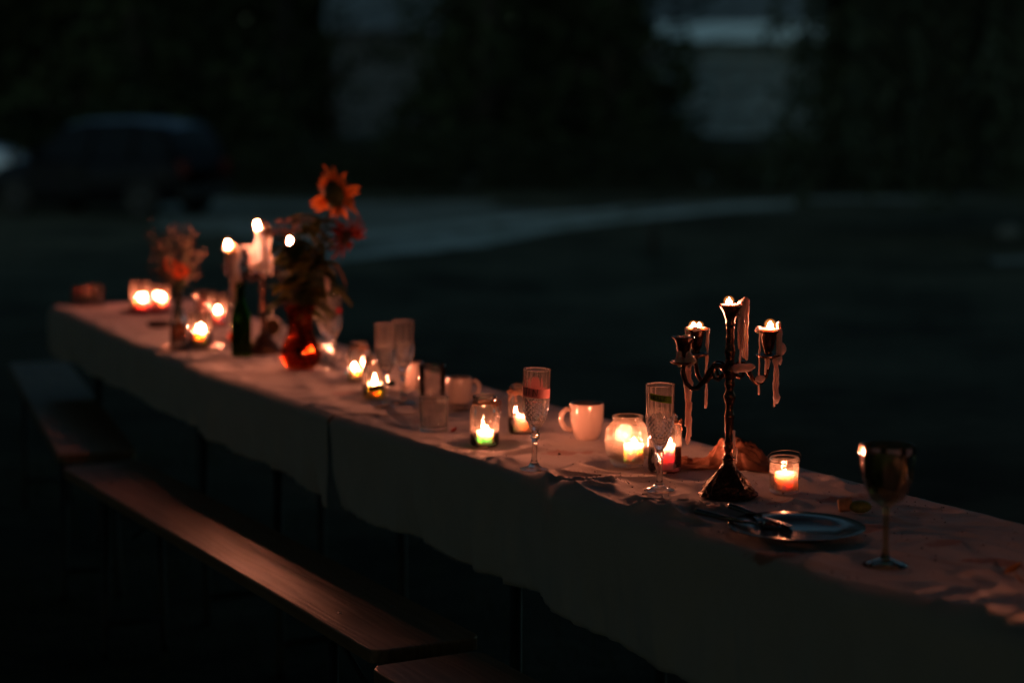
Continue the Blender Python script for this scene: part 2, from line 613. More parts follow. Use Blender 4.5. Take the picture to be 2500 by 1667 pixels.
M['bark'] = plain("tree_bark", (0.045, 0.036, 0.028), (0.025, 0.02, 0.016), 12, 0.95, 0, 0.9, 30)
M['tree_leaf'] = plain("dark_tree_foliage", (0.030, 0.042, 0.018), (0.016, 0.024, 0.010), 3, 0.8, spec=0.15)
M['weep_leaf'] = plain("weeping_foliage", (0.048, 0.062, 0.026), (0.026, 0.036, 0.016), 3, 0.7)
M['hedge_leaf'] = plain("hedge_foliage", (0.028, 0.038, 0.017), (0.016, 0.022, 0.010), 3, 0.8, spec=0.15)
M['car_dark'] = plain("dark_car_paint", (0.005, 0.006, 0.009), (0.004, 0.005, 0.007), 4, 0.5, 0.0, 0, spec=0.12)
M['car_pale'] = plain("pale_car_paint", (0.80, 0.82, 0.84), (0.76, 0.78, 0.80), 4, 0.25, 0.0, 0, coat=0.8)
M['car_roof'] = plain("roof_paint_sky_sheen", (0.075, 0.105, 0.145), (0.06, 0.09, 0.125), 4, 0.3, 0.0, 0, coat=0.3)  # lighter and bluer than the body: sky reflection put into the roof colour
M['worn_grass'] = plain("worn_grass_gravel", (0.19, 0.195, 0.165), (0.085, 0.095, 0.065), .9, 0.95, 0, 0.7, 40)
M['car_glass'] = plain("car_window_glass", (0.004, 0.005, 0.006), rough=0.12, spec=0.12)
M['rubber'] = plain("tyre_rubber", (0.015, 0.015, 0.015), (0.02, 0.02, 0.02), 20, 0.85)
M['chrome'] = plain("wheel_alloy", (0.02, 0.021, 0.023), (0.015, 0.016, 0.017), 20, 0.5, 0.4)
M['lamp_red'] = plain("tail_lamp_lens", (0.18, 0.01, 0.01), rough=0.15)
M['lamp_clear'] = plain("head_lamp_lens", (0.10, 0.10, 0.11), rough=0.15)
M['stone'] = plain("rubble_stone", (0.37, 0.44, 0.45), (0.25, 0.30, 0.31), 1.6, 0.95, 0, 0.9, 7)
M['stone_b'] = plain("rubble_stone_dark", (0.30, 0.36, 0.37), (0.20, 0.245, 0.25), 2.2, 0.95, 0, 0.9, 9)
M['mortar'] = plain("lime_mortar", (0.34, 0.33, 0.31), (0.26, 0.25, 0.24), 4, 0.95)
M['dark_stone'] = plain("weathered_stone", (0.17, 0.175, 0.175), (0.11, 0.115, 0.115), 1.6, 0.95, 0, 0.9, 7)
M['render_pale'] = plain("pale_limewash", (0.74, 0.82, 0.80), (0.66, 0.75, 0.73), 2, 0.6)
M['slate'] = plain("slate_roof", (0.14, 0.16, 0.165), (0.09, 0.105, 0.11), 3, 0.6)
M['timber'] = plain("grey_timber", (0.06, 0.048, 0.036), (0.035, 0.028, 0.022), 14, 0.9)
M['pale_stone'] = plain("pale_boulder", (0.24, 0.25, 0.23), (0.16, 0.17, 0.15), 3, 0.9, 0, 0.8, 20)

# ------------------------------------------------------------------ the ground
def gz(y):
    if y < 2: return 0.0
    if y < 36: return -0.012 * (y - 2)
    if y < 41: return -0.408
    if y < 60: return -0.408 + 0.85 * (0.5 - 0.5 * cos(pi * (y - 41) / 19))
    return 0.442


def ground():
    xs = np.concatenate([np.linspace(-400, -30, 12), np.linspace(-25, 25, 60), np.linspace(30, 400, 12)])
    ys = np.concatenate([np.linspace(-120, -6, 8), np.linspace(-4, 66, 90), np.linspace(75, 700, 14)])
    P = [[(x, y, gz(y) + 0.03 * mnoise.noise((x * .35, y * .35, 0)) * (1 if y > 9 else .3)) for x in xs] for y in ys]
    P = [[(p[0], p[1], p[2]) for p in row][::-1] for row in P]
    me = sheet(P, "lawn", M['lawn'])
    tag(mk("lawn", me, None), kind="structure")


def gravel_strip(edge_a, edge_b, label, mat='gravel', lift=.012):
    """two lists of (x, y) edge points; a slightly raised ribbon of gravel with ragged sides"""
    n = 90
    ia = np.linspace(0, 1, len(edge_a))
    t = np.linspace(0, 1, n)
    A = np.stack([np.interp(t, ia, [p[k] for p in edge_a]) for k in (0, 1)], 1)
    ib = np.linspace(0, 1, len(edge_b))
    B = np.stack([np.interp(t, ib, [p[k] for p in edge_b]) for k in (0, 1)], 1)
    rows = []
    for i in range(n):
        w = B[i] - A[i]
        ja, jb = [0.16 * mnoise.noise((i * .55, s * 9.1, edge_a[0][1])) for s in (0, 1)]
        row = []
        for k in range(9):
            f = ja + (1 + jb - ja) * k / 8
            x, y = A[i] + w * f
            edge = min(k, 8 - k) / 4
            row.append((x, y, gz(y) + lift + 0.03 * min(1, edge)))
        rows.append(row)
    o = mk("gravel_track", sheet(rows, "gravel_track", M[mat]), None)
    return tag(o, label, kind="structure")


def stuff_blades():
    n = 26000
    x = rng.uniform(-4.2, 1.4, n); y = rng.uniform(2.2, 9.5, n)
    keep = rng.uniform(0, 1, n) < 0.55 + 0.45 * np.sin(x * 3.1 + np.cos(y * 2.3) * 2)
    x, y = x[keep], y[keep]
    n = len(x)
    z = np.array([gz(v) for v in y])
    h = rng.uniform(.02, .075, n); a = rng.uniform(0, 2 * pi, n); w = rng.uniform(.0015, .003, n)
    lx, ly = rng.normal(0, .02, n), rng.normal(0, .02, n)
    V = np.empty((n, 3, 3))
    V[:, 0] = np.stack([x - w * np.cos(a), y - w * np.sin(a), z - .005], 1)
    V[:, 1] = np.stack([x + w * np.cos(a), y + w * np.sin(a), z - .005], 1)
    V[:, 2] = np.stack([x + lx, y + ly, z + h], 1)
    me = np_mesh("grass", V.reshape(-1, 3), np.arange(n * 3).reshape(-1, 3), M['blade'])
    tag(mk("grass", me, None), "short dark grass around the benches and table legs", "grass", kind="stuff")


ground()
gravel_strip([(-2.9, 20.9), (-1.93, 21.65), (-.33, 24.6), (.66, 28.2), (1.78, 30.9), (4.3, 35.6), (5.4, 37.4)],
             [(-3.0, 22.5), (-2.1, 23.2), (-1.15, 25.4), (.0, 28.6), (1.2, 31.6), (4.1, 37.0), (5.4, 37.9)], "nearer wheel track of pale gravel across the lawn")
gravel_strip([(-2.9, 24.8), (-1.95, 25.65), (-1.23, 27.2), (.02, 30.2), (.9, 32.0), (1.9, 33.2)],
             [(-3.0, 26.2), (-2.1, 27.0), (-1.35, 28.9), (-.1, 32.0), (.8, 33.6), (1.85, 34.8)], "farther wheel track of pale gravel joining the nearer one")
gravel_strip([(-4.9, 27.0), (-3.2, 22.6), (-1.9, 21.2), (-.2, 24.2), (.8, 27.8), (1.9, 30.4), (4.4, 35.0), (6.4, 37.4), (9.5, 39.2)],
             [(-6.6, 37.2), (-4.6, 38.4), (-2.9, 38.6), (-1.0, 38.9), (1.0, 39.2), (2.6, 39.4), (4.6, 39.8), (6.4, 40.4), (9.5, 40.6)], "worn grass and grit round the gravel tracks", 'worn_grass', -.016)
gravel_strip([(-6.6, 34.5), (-2.6, 34.7), (-.3, 36.4)], [(-7.4, 39.6), (-2.9, 37.6), (-.4, 38.2)], "pale gravel patch beside the dark parked car", 'worn_grass')
gravel_strip([(5.2, 21.2), (6.2, 21.9), (7.2, 23.5)], [(5.1, 21.7), (6.1, 22.6), (7.0, 24.2)], "faint arc of gravel below the weeping tree", 'worn_grass')
stuff_blades()

# ------------------------------------------------------------------ buildings behind the trees
def stone_barn(name, x0, x1, y, z0, z_wall, z_band, label, dark=False):
    t = thing(name, label, "barn", ((x0 + x1) / 2, y, z0))
    L = (x1 - x0) / 2
    hw, hb = z_wall - z0, z_band - z0
    MB().box(-L, L, 0.06, 6, 0, hw).build("wall_core", M['mortar'], t)
    # rubble courses, each stone its own piece
    me = []
    for k in range(5):
        mb = MB()
        P = [(-.5, -.5), (.5, -.5), (.5, .5), (-.5, .5)]
        r = random.Random(k)
        front = [(px * .86 + r.uniform(-.05, .05), -.09 + r.uniform(-.02, .02), pz * .82 + r.uniform(-.05, .05)) for px, pz in P]
        back = [(px, .1, pz) for px, pz in P]
        mb.add(back + front, [(4, 5, 6, 7), (0, 1, 5, 4), (1, 2, 6, 5), (2, 3, 7, 6), (3, 0, 4, 7)], False)
        m_ = mb.mesh("stone")
        m_.materials.append(M['dark_stone'] if dark else M['stone'] if k % 2 else M['stone_b'])
        me.append(m_)
    r = random.Random(name)
    zc = 0.0
    while zc < hw - .02:
        ch = min(r.uniform(.28, .42), hw - zc)
        xc = -L
        while xc < L:
            cw = min(r.uniform(.4, .95), L - xc)
            o = mk("stone", r.choice(me), None, t, (xc + cw / 2, 0.05, zc + ch / 2))
            o.scale = (cw * .96, 1, ch * .94)
            xc += cw + .01
        zc += ch + .01
    ap = MB()
    d_ = hb - hw
    ap.add([(-L - .1, -.5, hw + .01), (L + .1, -.5, hw + .01), (L + .1, -.5 + d_, hb), (-L - .1, -.5 + d_, hb),
            (-L - .1, -.46, hw - .04), (L + .1, -.46, hw - .04), (L + .1, -.46 + d_, hb - .05), (-L - .1, -.46 + d_, hb - .05)],
           [(0, 1, 2, 3), (7, 6, 5, 4), (0, 4, 5, 1), (1, 5, 6, 2), (2, 6, 7, 3), (3, 7, 4, 0)], False)
    ap.build("roof_apron", M['dark_stone'] if dark else M['render_pale'], t)
    rf = MB()
    rf.add([(-L - .2, -.4 + d_, hb + .01), (L + .2, -.4 + d_, hb + .01), (L + .2, 3.2, hb + 3.2), (-L - .2, 3.2, hb + 3.2),
            (-L - .2, 6.6, hb + .01), (L + .2, 6.6, hb + .01)],
           [(0, 1, 2, 3), (3, 2, 5, 4), (0, 3, 4), (1, 5, 2)], False)
    rf.build("roof", M['slate'], t)
    return t

stone_barn("stone_barn", 4.4, 9.2, 60, .35, 3.25, 3.85, "grey stone barn with pale strip of roof above its wall, seen between trees")
stone_barn("stone_outbuilding", -5.6, -2.4, 62, .35, 3.6, 3.75, "dim stone outbuilding in the gap beside the dark middle trees", True)

# ------------------------------------------------------------------ trees and hedge
def crown_mesh(name, clumps, per, leaf, mat, droop=0.0, seed=1):
    g = np.random.default_rng(seed)
    Vs = []
    for (cx, cy_, cz, r) in clumps:
        n = int(per * r * r)
        d = g.normal(0, 1, (n, 3)); d /= np.linalg.norm(d, axis=1)[:, None]
        rad = r * g.uniform(.35, 1.0, n) ** .5
        c = np.array([cx, cy_, cz]) + d * rad[:, None] * np.array([1, 1, .8])
        a = g.normal(0, 1, (n, 3)); a[:, 2] -= droop; a /= np.linalg.norm(a, axis=1)[:, None]
        b = g.normal(0, 1, (n, 3)); b -= (b * a).sum(1)[:, None] * a; b /= np.linalg.norm(b, axis=1)[:, None]
        L = leaf * g.uniform(.6, 1.4, n)[:, None]; W = L * .55
        q = np.stack([c - a * L * .5, c + b * W * .5, c + a * L * .5, c - b * W * .5], 1)
        Vs.append(q)
    V = np.concatenate(Vs).reshape(-1, 3)
    return np_mesh(name, V, np.arange(len(V)).reshape(-1, 4), mat)


def broad_tree(x, y, h, spread, seed, label, low=0.4):
    r = random.Random(seed)
    t = thing("broadleaf_tree", label, "tree", (x, y, gz(y)), r.uniform(0, 6), "dark trees behind the lawn")
    tk = MB()
    tk.tube([(0, 0, -.2), (.05, 0, h * .25), (-.05, .08, h * .5), (.05, 0, h * .85)], [h * .034, h * .026, h * .018, h * .006], 10)
    clumps = []
    for i in range(15):
        a = i * 2.4; zz = h * (.16 + .055 * i)
        L = spread * (1.05 - .045 * i) * r.uniform(.7, 1.05)
        e = Vector((cos(a) * L, sin(a) * L, zz - h * (.05 if i < 6 else -.05)))
        s = Vector((0, 0, zz * .95))
        tk.tube([s, s.lerp(e, .5) + Vector((0, 0, h * .03)), e], [h * .011, h * .007, h * .003], 6)
        clumps.append((e.x * .8, e.y * .8, e.z, spread * r.uniform(.38, .55)))
        clumps.append((e.x * .45, e.y * .45, e.z + .2, spread * r.uniform(.4, .5)))
    for i in range(12):
        a = i * 2 * pi / 12 + r.uniform(-.2, .2)
        clumps.append((cos(a) * spread * r.uniform(.6, .95), sin(a) * spread * r.uniform(.6, .95), low + r.uniform(.1, 1.3), spread * r.uniform(.28, .4)))
    tk.build("trunk", M['bark'], t)
    mk("crown", crown_mesh("crown", clumps, 85, .34, M['tree_leaf'], .4, seed), None, t)
    return t

broad_tree(-13.6, 47, 9.5, 3.4, 3, "dark broadleaf tree at the edge behind the pale car")
broad_tree(-8.6, 46, 9.0, 3.3, 4, "dark broadleaf tree right behind the roof of the dark parked car")
broad_tree(-5.6, 49, 8.6, 1.3, 12, "slim dark tree on the near side of the dim outbuilding")
broad_tree(-.6, 46, 9.5, 2.25, 5, "dark broadleaf tree just past the gap with the outbuilding")
broad_tree(2.35, 47, 9.5, 2.1, 6, "dark broadleaf tree next to the stone barn")
broad_tree(-11.4, 50, 11, 3.6, 31, "dark tree standing behind the gap between the two left trees")
broad_tree(1.0, 51, 11, 2.9, 32, "dark tree filling the space between the middle trees")
broad_tree(9.6, 45, 10.0, 3.3, 8, "tall dark tree behind the weeping tree")


def canopy_tree(x, y, label, seed, spread, z0, z1):
    # an old tree beside the table; its boughs reach over it
    r = random.Random(seed)
    t = thing("canopy_tree", label, "tree", (x, y, 0), 0, "old trees over the table")
    tk = MB()
    tk.tube([(0, 0, -.2), (.05, 0, 1.2), (-.05, .08, 3.0), (.05, 0, z1)], [.34, .27, .22, .08], 12)
    cl = []
    n = 46
    for i in range(n):
        a = i * 2.39996
        L = spread * sqrt((i + .5) / n)
        e = Vector((cos(a) * L, sin(a) * L, z0 + .6 + (z1 - z0) * .5 * (1 - L / spread) + r.uniform(-.2, .6)))
        if i % 3 == 0:
            tk.tube([(0, 0, 2.6 + .03 * i), Vector((0, 0, 2.8)).lerp(e, .5) + Vector((0, 0, .6)), e], [.09, .06, .02], 6)
        cl.append((e.x, e.y, e.z, 1.45))
        cl.append((e.x * .9, e.y * .9, e.z + 1.1, 1.3))
    tk.build("trunk", M['bark'], t)
    mk("crown", crown_mesh("crown", cl, 80, .34, M['tree_leaf'], .4, seed), None, t)
    return t

canopy_tree(-4.2, .5, "old tree left of the table with boughs over it", 41, 6.6, 3.1, 7.5)
canopy_tree(4.6, 2.6, "old tree right of the table with boughs over it", 42, 6.4, 3.3, 7.8)
canopy_tree(-.4, -5.5, "old tree behind the photographer", 43, 6.5, 2.2, 7.5)
def young_tree(x, y, label, clumps, seed):
    t = thing("young_tree", label, "tree", (x, y, gz(y)))
    tk = MB()
    tk.tube([(0, 0, -.2), (.05, 0, 1.5), (-.03, 0, 4.2)], [.07, .05, .015], 8)
    for c in clumps:
        tk.tube([(0, 0, max(.6, c[2] - .6)), (c[0] * .6, c[1] * .6, c[2] - .1), c[:3]], [.03, .02, .008], 5)
    tk.build("trunk", M['bark'], t)
    mk("crown", crown_mesh("crown", clumps, 95, .26, M['tree_leaf'], .3, seed), None, t)

young_tree(-4.35, 48.5, "young tree with its crown before the dim outbuilding", [(-.3, 0, 1.0, .4), (-.1, 0, 1.6, .45), (.0, 0, 2.3, .5), (-.1, 0, 3.0, .5), (.3, .1, 1.15, .28), (.5, 0, 1.9, .34), (.5, .1, 2.6, .42), (1.0, .1, 2.75, .4), (1.5, 0, 2.65, .4), (1.95, 0, 2.9, .5), (1.95, 0, 2.0, .42), (2.15, 0, 1.4, .36), (.2, 0, 3.5, .4), (1.6, 0, 3.4, .35), (1.9, 0, 4.0, .5), (.3, 0, 4.3, .4)], 91)

young_tree(4.15, 52, "ragged young tree whose boughs cross the left of the pale barn", [(.0, 0, 1.2, .5), (.35, 0, 1.9, .42), (-.1, 0, 2.5, .5), (.55, 0, 2.45, .28), (.0, 0, 3.2, .5), (.5, 0, 3.75, .4), (1.0, .1, 3.95, .3), (.75, 0, 1.0, .3), (.2, 0, .5, .5), (.9, 0, 1.7, .22), (-.2, 0, 4.2, .6), (.4, 0, 2.9, .3), (2.55, 0, 1.0, .3), (2.6, 0, 1.7, .28), (2.75, 0, 2.4, .26), (2.7, 0, .5, .3), (2.8, 0, 3.2, .24), (2.75, 0, 3.8, .3), (1.5, .1, 4.25, .32), (2.0, .1, 4.4, .4), (.85, 0, .45, .25)], 92)

def shading_hedge(label, p0, p1, h, seed):  # unseen hedge, added to keep low sky light off the table
    r = random.Random(seed)
    a, b = Vector((*p0, 0)), Vector((*p1, 0))
    n = int((b - a).length / .55)
    t = thing("shading_hedge", label, "hedge", (p0[0], p0[1], 0), 0, "added hedges shading the table")
    cl, st = [], MB()
    for i in range(n + 1):
        q = (b - a) * (i / n)
        z = .3
        while z < h:
            cl.append((q.x + r.uniform(-.3, .3), q.y + r.uniform(-.3, .3), z, .75))
            z += .62
        if i % 2 == 0:
            st.tube([(q.x, q.y, -.4), (q.x, q.y, h * .6)], [.05, .02], 5)
    mk("foliage", crown_mesh("foliage", cl, 95, .26, M['hedge_leaf'], .2, seed), None, t)
    o = st.build("woody_stems", M['bark'], t)
    o["kind"] = "stuff"

shading_hedge("added tall hedge out of view left of the table", (-7.5, -9), (-7.8, 15), 5.0, 61)
shading_hedge("added tall hedge out of view behind the photographer", (-7.5, -9.4), (8.5, -9.4), 5.0, 62)
shading_hedge("added tall hedge out of view right of the table", (8.6, -9), (8.4, 9), 5.0, 63)
canopy_tree(-4.8, 10.5, "old tree past the far end of the table", 44, 4.6, 4.2, 8.0)


def hedge():
    r = random.Random(21)
    cl = []
    for i in range(64):
        x = -9.0 + i * .29
        hgt = .75 + .25 * sin(i * .5) + r.uniform(-.15, .2)
        if x > 4.6: hgt *= .75
        cl.append((x, 42.3 + r.uniform(-.4, .6), .35, .55))
        cl.append((x, 42.6 + r.uniform(-.4, .6), hgt, .45))
    t = thing("hedge", "low dark hedge along the far side of the gravel", "hedge", (0, 0, gz(42)))
    mk("foliage", crown_mesh("foliage", cl, 230, .16, M['hedge_leaf'], .2, 31), None, t)
    st = MB()
    for i in range(40):
        x = -8.9 + i * .46
        st.tube([(x, 42.4, -.1), (x + r.uniform(-.1, .1), 42.45, .8)], [.03, .015], 5)
    o = st.build("woody_stems", M['bark'], t)
    o["kind"] = "stuff"

hedge()


def weeping_tree():
    r = random.Random(5)
    g = np.random.default_rng(17)
    X, Y = 7.3, 27.2
    t = thing("weeping_tree", "weeping tree with hanging branches on the right of the lawn", "tree", (X, Y, gz(Y)))
    tk = MB()
    tk.tube([(.3, .3, -.2), (.2, .2, 1.6), (0, 0, 3.6), (.1, 0, 6.2)], [.24, .2, .17, .06], 10)
    Vs = []
    strands = MB()
    for i in range(128):
        a = r.uniform(0, 2 * pi); R = 4.3 * sqrt(r.uniform(.03, 1))
        if sin(a) > .3 and r.random() < .5: continue
        top = Vector((cos(a) * R * .8, sin(a) * R * .7, r.uniform(3.2, 5.6) - .15 * R))
        bot = .30 + 3.4 * abs(mnoise.noise((cos(a) * R * .9, sin(a) * R * .9, 3))) + r.uniform(0, .6)
        s = Vector((0, 0, min(5.8, top.z + .6)))
        if i % 3 == 0:
            tk.tube([s, s.lerp(top, .6) + Vector((0, 0, .5)), top], [.05, .03, .012], 5)
        n = int((top.z - bot) * 20)
        if n < 3: continue
        sway = Vector((r.uniform(-.35, .35), r.uniform(-.3, .3), 0))
        pts = [top.lerp(Vector((top.x * 1.08, top.y * 1.08, bot)) + sway, k / 5) for k in range(6)]
        strands.tube(pts, [.012, .01, .008, .006, .005, .003], 4)
        ts = g.uniform(0, 1, n * 3)
        c = np.array([list(pts[0].lerp(pts[5], q)) for q in ts]) + g.normal(0, .075, (len(ts), 3))
        d = g.normal(0, .6, (len(ts), 3)); d[:, 2] -= 1; d /= np.linalg.norm(d, axis=1)[:, None]
        b = g.normal(0, 1, (len(ts), 3)); b -= (b * d).sum(1)[:, None] * d; b /= np.linalg.norm(b, axis=1)[:, None]
        L = g.uniform(.10, .22, len(ts))[:, None]
        Vs.append(np.stack([c, c + d * L * .5 + b * L * .22, c + d * L, c + d * L * .5 - b * L * .22], 1))
    V = np.concatenate(Vs).reshape(-1, 3)
    tk.build("trunk", M['bark'], t)
    strands.build("hanging_twigs", M['bark'], t)
    mk("hanging_foliage", np_mesh("hanging_foliage", V, np.arange(len(V)).reshape(-1, 4), M['weep_leaf']), None, t)
    cl = [(r.uniform(-3, 3), r.uniform(-2, 2.6), r.uniform(3.4, 6.5), 1.2) for _ in range(34)]
    mk("crown", crown_mesh("crown", cl, 130, .22, M['weep_leaf'], .6, 23), None, t)

weeping_tree()

# the far wood, one dark mass
rw = random.Random(77)
clw = []
for i in range(150):
    x = -48 + i * .65
    for z in (1, 3.2, 5.6, 8, 10.4, 12.8, 15.2, 17.6, 20, 22.4):
        clw.append((x + rw.uniform(-.8, .8), 74 + rw.uniform(-2, 2), z + rw.uniform(-.5, .5), rw.uniform(1.5, 2.1)))
tag(mk("far_wood", crown_mesh("far_wood", clw, 44, .72, M['tree_leaf'], .3, 78), None, None, (0, 0, .3)), "dark wood closing the view behind the barn", "wood", kind="stuff")

# small things on the lawn
st = MB()
st.lathe([(0, -.1), (.055, -.1), (.052, .30), (.044, .36), (0, .375)], 9, rf=lambda a, z, k: 1 + .06 * sin(3 * a + z * 9))
tag(st.build("wooden_stake", M['timber'], None, (1.65, 23.04, gz(23))), "short dark wooden stake at the edge of the gravel track", "post")
for (x, y, r_, lab) in ((4.35, 44.0, .17, "small pale stone in the dark bank below the barn"), (6.62, 26.4, .12, "pale stone under the hanging branches"), (-.95, 43.6, .2, "pale stone in front of the middle trees")):
    s_ = MB().ball((0, 0, r_ * .5), r_, 14, 9, (1.1, .9, .85), rf=lambda a, z, k: 1 + .13 * sin(2 * a + 1) + .08 * sin(5 * a + z * 20))
    yz = gz(y) + (1.0 if y > 43 else 0)
    tag(s_.build("pale_boulder", M['pale_stone'], None, (x, y, gz(y))), lab, "stone", "pale stones on the lawn")

# ------------------------------------------------------------------ cars
def car(label, paint, loc, rz, roof=None):
    t = thing("parked_car", label, "car", loc, rz, "cars parked beside the lawn")
    Lh, Wd = 1.92, .82
    # lower body and greenhouse as lofted cross sections along x (front = +x)
    secs = [(-1.92, .45, .80, .70), (-1.86, .32, .98, .78), (-1.5, .24, 1.03, .82), (-.6, .20, .98, .84), (.6, .20, .95, .84), (1.1, .22, .92, .83), (1.6, .26, .82, .80), (1.86, .30, .70, .74), (1.95, .40, .60, .62)]
    b = MB()
    vs, fs = [], []
    for (x, z0, z1, w) in secs:
        zm = (z0 + z1) / 2
        ring = [(-w * .86, z0), (-w, z0 + .12), (-w * 1.03, zm), (-w * .97, z1 - .1), (-w * .86, z1), (w * .86, z1), (w * .97, z1 - .1), (w * 1.03, zm), (w, z0 + .12), (w * .86, z0)]
        vs += [(x, a, z) for a, z in ring]
    m = 10
    for i in range(len(secs) - 1):
        for j in range(m):
            fs.append((i * m + j, i * m + (j + 1) % m, (i + 1) * m + (j + 1) % m, (i + 1) * m + j))
    fs += [tuple(range(m)), tuple((len(secs) - 1) * m + j for j in range(m - 1, -1, -1))]
    b.add(vs, fs, True)
    b.build("body", paint, t)
    c = MB()
    gh = [(-1.82, .99, .74), (-1.5, 1.52, .60), (-.9, 1.58, .60), (.0, 1.56, .60), (.35, 1.50, .60), (1.0, .92, .74)]
    # roof skin with rounded rails
    rv, rfc = [], []
    rs = [(-1.62, 1.44, .60), (-1.5, 1.54, .60), (-.9, 1.60, .60), (0, 1.58, .60), (.36, 1.50, .59)]
    for (x, z, w) in rs:
        rv += [(x, -w - .02, z - .05), (x, -w + .06, z), (x, 0, z + .025), (x, w - .06, z), (x, w + .02, z - .05)]
    for i in range(4):
        for j in range(4):
            rfc.append((i * 5 + j, i * 5 + j + 1, (i + 1) * 5 + j + 1, (i + 1) * 5 + j))
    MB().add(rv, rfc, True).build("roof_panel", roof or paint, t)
    # pillars
    for s in (-1, 1):
        for p0, p1 in (((-1.84, .76 * s, .98), (-1.58, .62 * s, 1.50)), ((-.15, .77 * s, .95), (-.2, .62 * s, 1.54)), ((1.02, .74 * s, .93), (.36, .61 * s, 1.47)), ((-1.0, .77 * s, .96), (-1.02, .62 * s, 1.55))):
            MB().tube([p0, Vector(p0).lerp(Vector(p1), .5), p1], .035, 6).build("pillar", paint, t)
        for quad in (((-.12, .94), (.92, .95), (.34, 1.45), (-.16, 1.50)), ((-.98, .96), (-.2, .95), (-.24, 1.51), (-1.0, 1.52)), ((-1.76, 1.0), (-1.04, .97), (-1.06, 1.52), (-1.5, 1.47))):
            vv = [(x, s * (.765 - (z - .95) * .27), z) for x, z in quad]
            vv2 = [(x, y - s * .012, z) for x, y, z in vv]
            MB().add(vv + vv2, [(0, 1, 2, 3), (7, 6, 5, 4), (0, 4, 5, 1), (1, 5, 6, 2), (2, 6, 7, 3), (3, 7, 4, 0)], False).build("side_window", M['car_glass'], t)
        d = MB().box(-.16, .98, s * .852 - .006, s * .852 + .006, .36, .86)
        dd = d.build("door", paint, t)
        MB().box(.0, .18, s * .868 - .012, s * .868 + .012, .76, .79).build("handle", M['chrome'], dd)
        MB().box(1.80, 1.93, s * .52 - .13, s * .52 + .13, .60, .72).build("headlight", M['lamp_clear'], t)
        MB().box(-1.93, -1.85, s * .62 - .09, s * .62 + .09, .70, .92).build("tail_light", M['lamp_red'], t)
        MB().ball((.82, s * .92, .99), .1, 10, 6, (.6, 1, .75)).build("wing_mirror", paint, t)
    def slab(name, q, mat):
        a = [Vector(p) for p in q]
        n = (a[1] - a[0]).cross(a[3] - a[0]).normalized() * .012
        MB().add(a + [p - n for p in a], [(0, 1, 2, 3), (7, 6, 5, 4), (0, 4, 5, 1), (1, 5, 6, 2), (2, 6, 7, 3), (3, 7, 4, 0)], False).build(name, mat, t)
    slab("windscreen", [(1.0, -.70, .94), (1.0, .70, .94), (.38, .57, 1.47), (.38, -.57, 1.47)], M['car_glass'])
    slab("rear_window", [(-1.85, .68, 1.0), (-1.85, -.68, 1.0), (-1.62, -.57, 1.44), (-1.62, .57, 1.44)], M['car_glass'])
    MB().box(1.90, 2.0, -.70, .70, .30, .46).build("bumper", M['rubber'], t)
    MB().box(-2.0, -1.88, -.70, .70, .34, .52).build("bumper", M['rubber'], t)
    for x in (-1.22, 1.25):
        for s in (-1, 1):
            MX = Matrix.Rotation(radians(90), 4, 'X')
            w = MB().lathe([(0, -.09), (.24, -.09), (.30, -.085), (.32, -.05), (.32, .05), (.30, .085), (.24, .09), (0, .09)], 28, (0, 0, 0), M=MX).build("wheel", M['rubber'], t, (x, s * .76, .32))
            rim = MB().lathe([(0, .03), (.05, .035), (.06, .01), (.19, .01), (.21, .03), (.21, -.02), (0, -.02)], 24, (0, 0, 0), rf=lambda a, z, k: 1, M=Matrix.Rotation(radians(-90 * s), 4, 'X'))
            rim.build("rim", M['chrome'], w, (0, s * .085, 0))
    return t

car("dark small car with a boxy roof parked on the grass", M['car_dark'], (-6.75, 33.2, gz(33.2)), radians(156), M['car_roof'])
car("pale car cut by the picture edge, nose behind the dark car", M['car_pale'], (-11.55, 36.2, gz(36.2)), radians(4)).scale = (1.35, 1.35, 1.35)

# ------------------------------------------------------------------ table frame of reference
P0 = Vector((.718, 2.707, 0)); DU = Vector((-.4702, .8826, 0)); DW = Vector((.8826, .4702, 0))
ZT = 0.770
def T(u, w, z=ZT):
    p = P0 + DU * u + DW * w
    return Vector((p.x, p.y, z))
def UW(x, y):
    q = Vector((x, y, 0)) - P0
    return q.dot(DU), q.dot(DW)

FRONT = [(-.9, .02), (0, 0), (.19, -.02), (.33, -.03), (.54, -.022), (.70, -.024), (.87, -.056), (1.2, -.066), (1.235, -.064), (1.30, -.047), (1.42, -.036), (2.288, -.083), (3.17, -.096), (3.23, -.088), (5.14, .0)]
BACK = [(-.9, .55), (.59, .541), (1.2, .519), (2.2, .48), (2.55, .466), (3.6, .5), (4.3, .525), (5.14, .56)]
DROP = [(-.9, .29), (0, .275), (.8, .255), (1.4, .235), (2.3, .215), (3.2, .175), (5.2, .175)]

# flat spots under things: x, y, radius
FLATS = [(.608, 3.163, .05), (.495, 3.383, .13), (.525, 3.764, .045), (.413, 3.724, .07), (.286, 3.784, .045), (.311, 3.981, .05), (.239, 4.045, .06), (.167, 4.375, .05),
         (.023, 4.452, .045), (.045, 4.004, .04), (-.06, 4.285, .045), (-.179, 4.48, .05), (-.194, 4.782, .05), (-.133, 4.9, .05), (-.263, 5.163, .05), (-.31, 4.827, .045), (-.271, 4.9, .045),
         (-.349, 4.99, .045), (-.411, 5.286, .045), (-.507, 5.548, .045), (-.55, 5.531, .045), (-.594, 5.531, .07), (-.786, 5.838, .05), (-.752, 5.857, .07), (-.754, 6.224, .05),
         (-.965, 6.066, .09), (-1.01, 5.965, .05), (-.985, 6.601, .05), (-1.043, 6.687, .05), (-1.3, 7.02, .12), (-1.177, 6.565, .05), (-1.53, 7.225, .06), (-1.577, 7.298, .05)]
FL = np.array(FLATS)

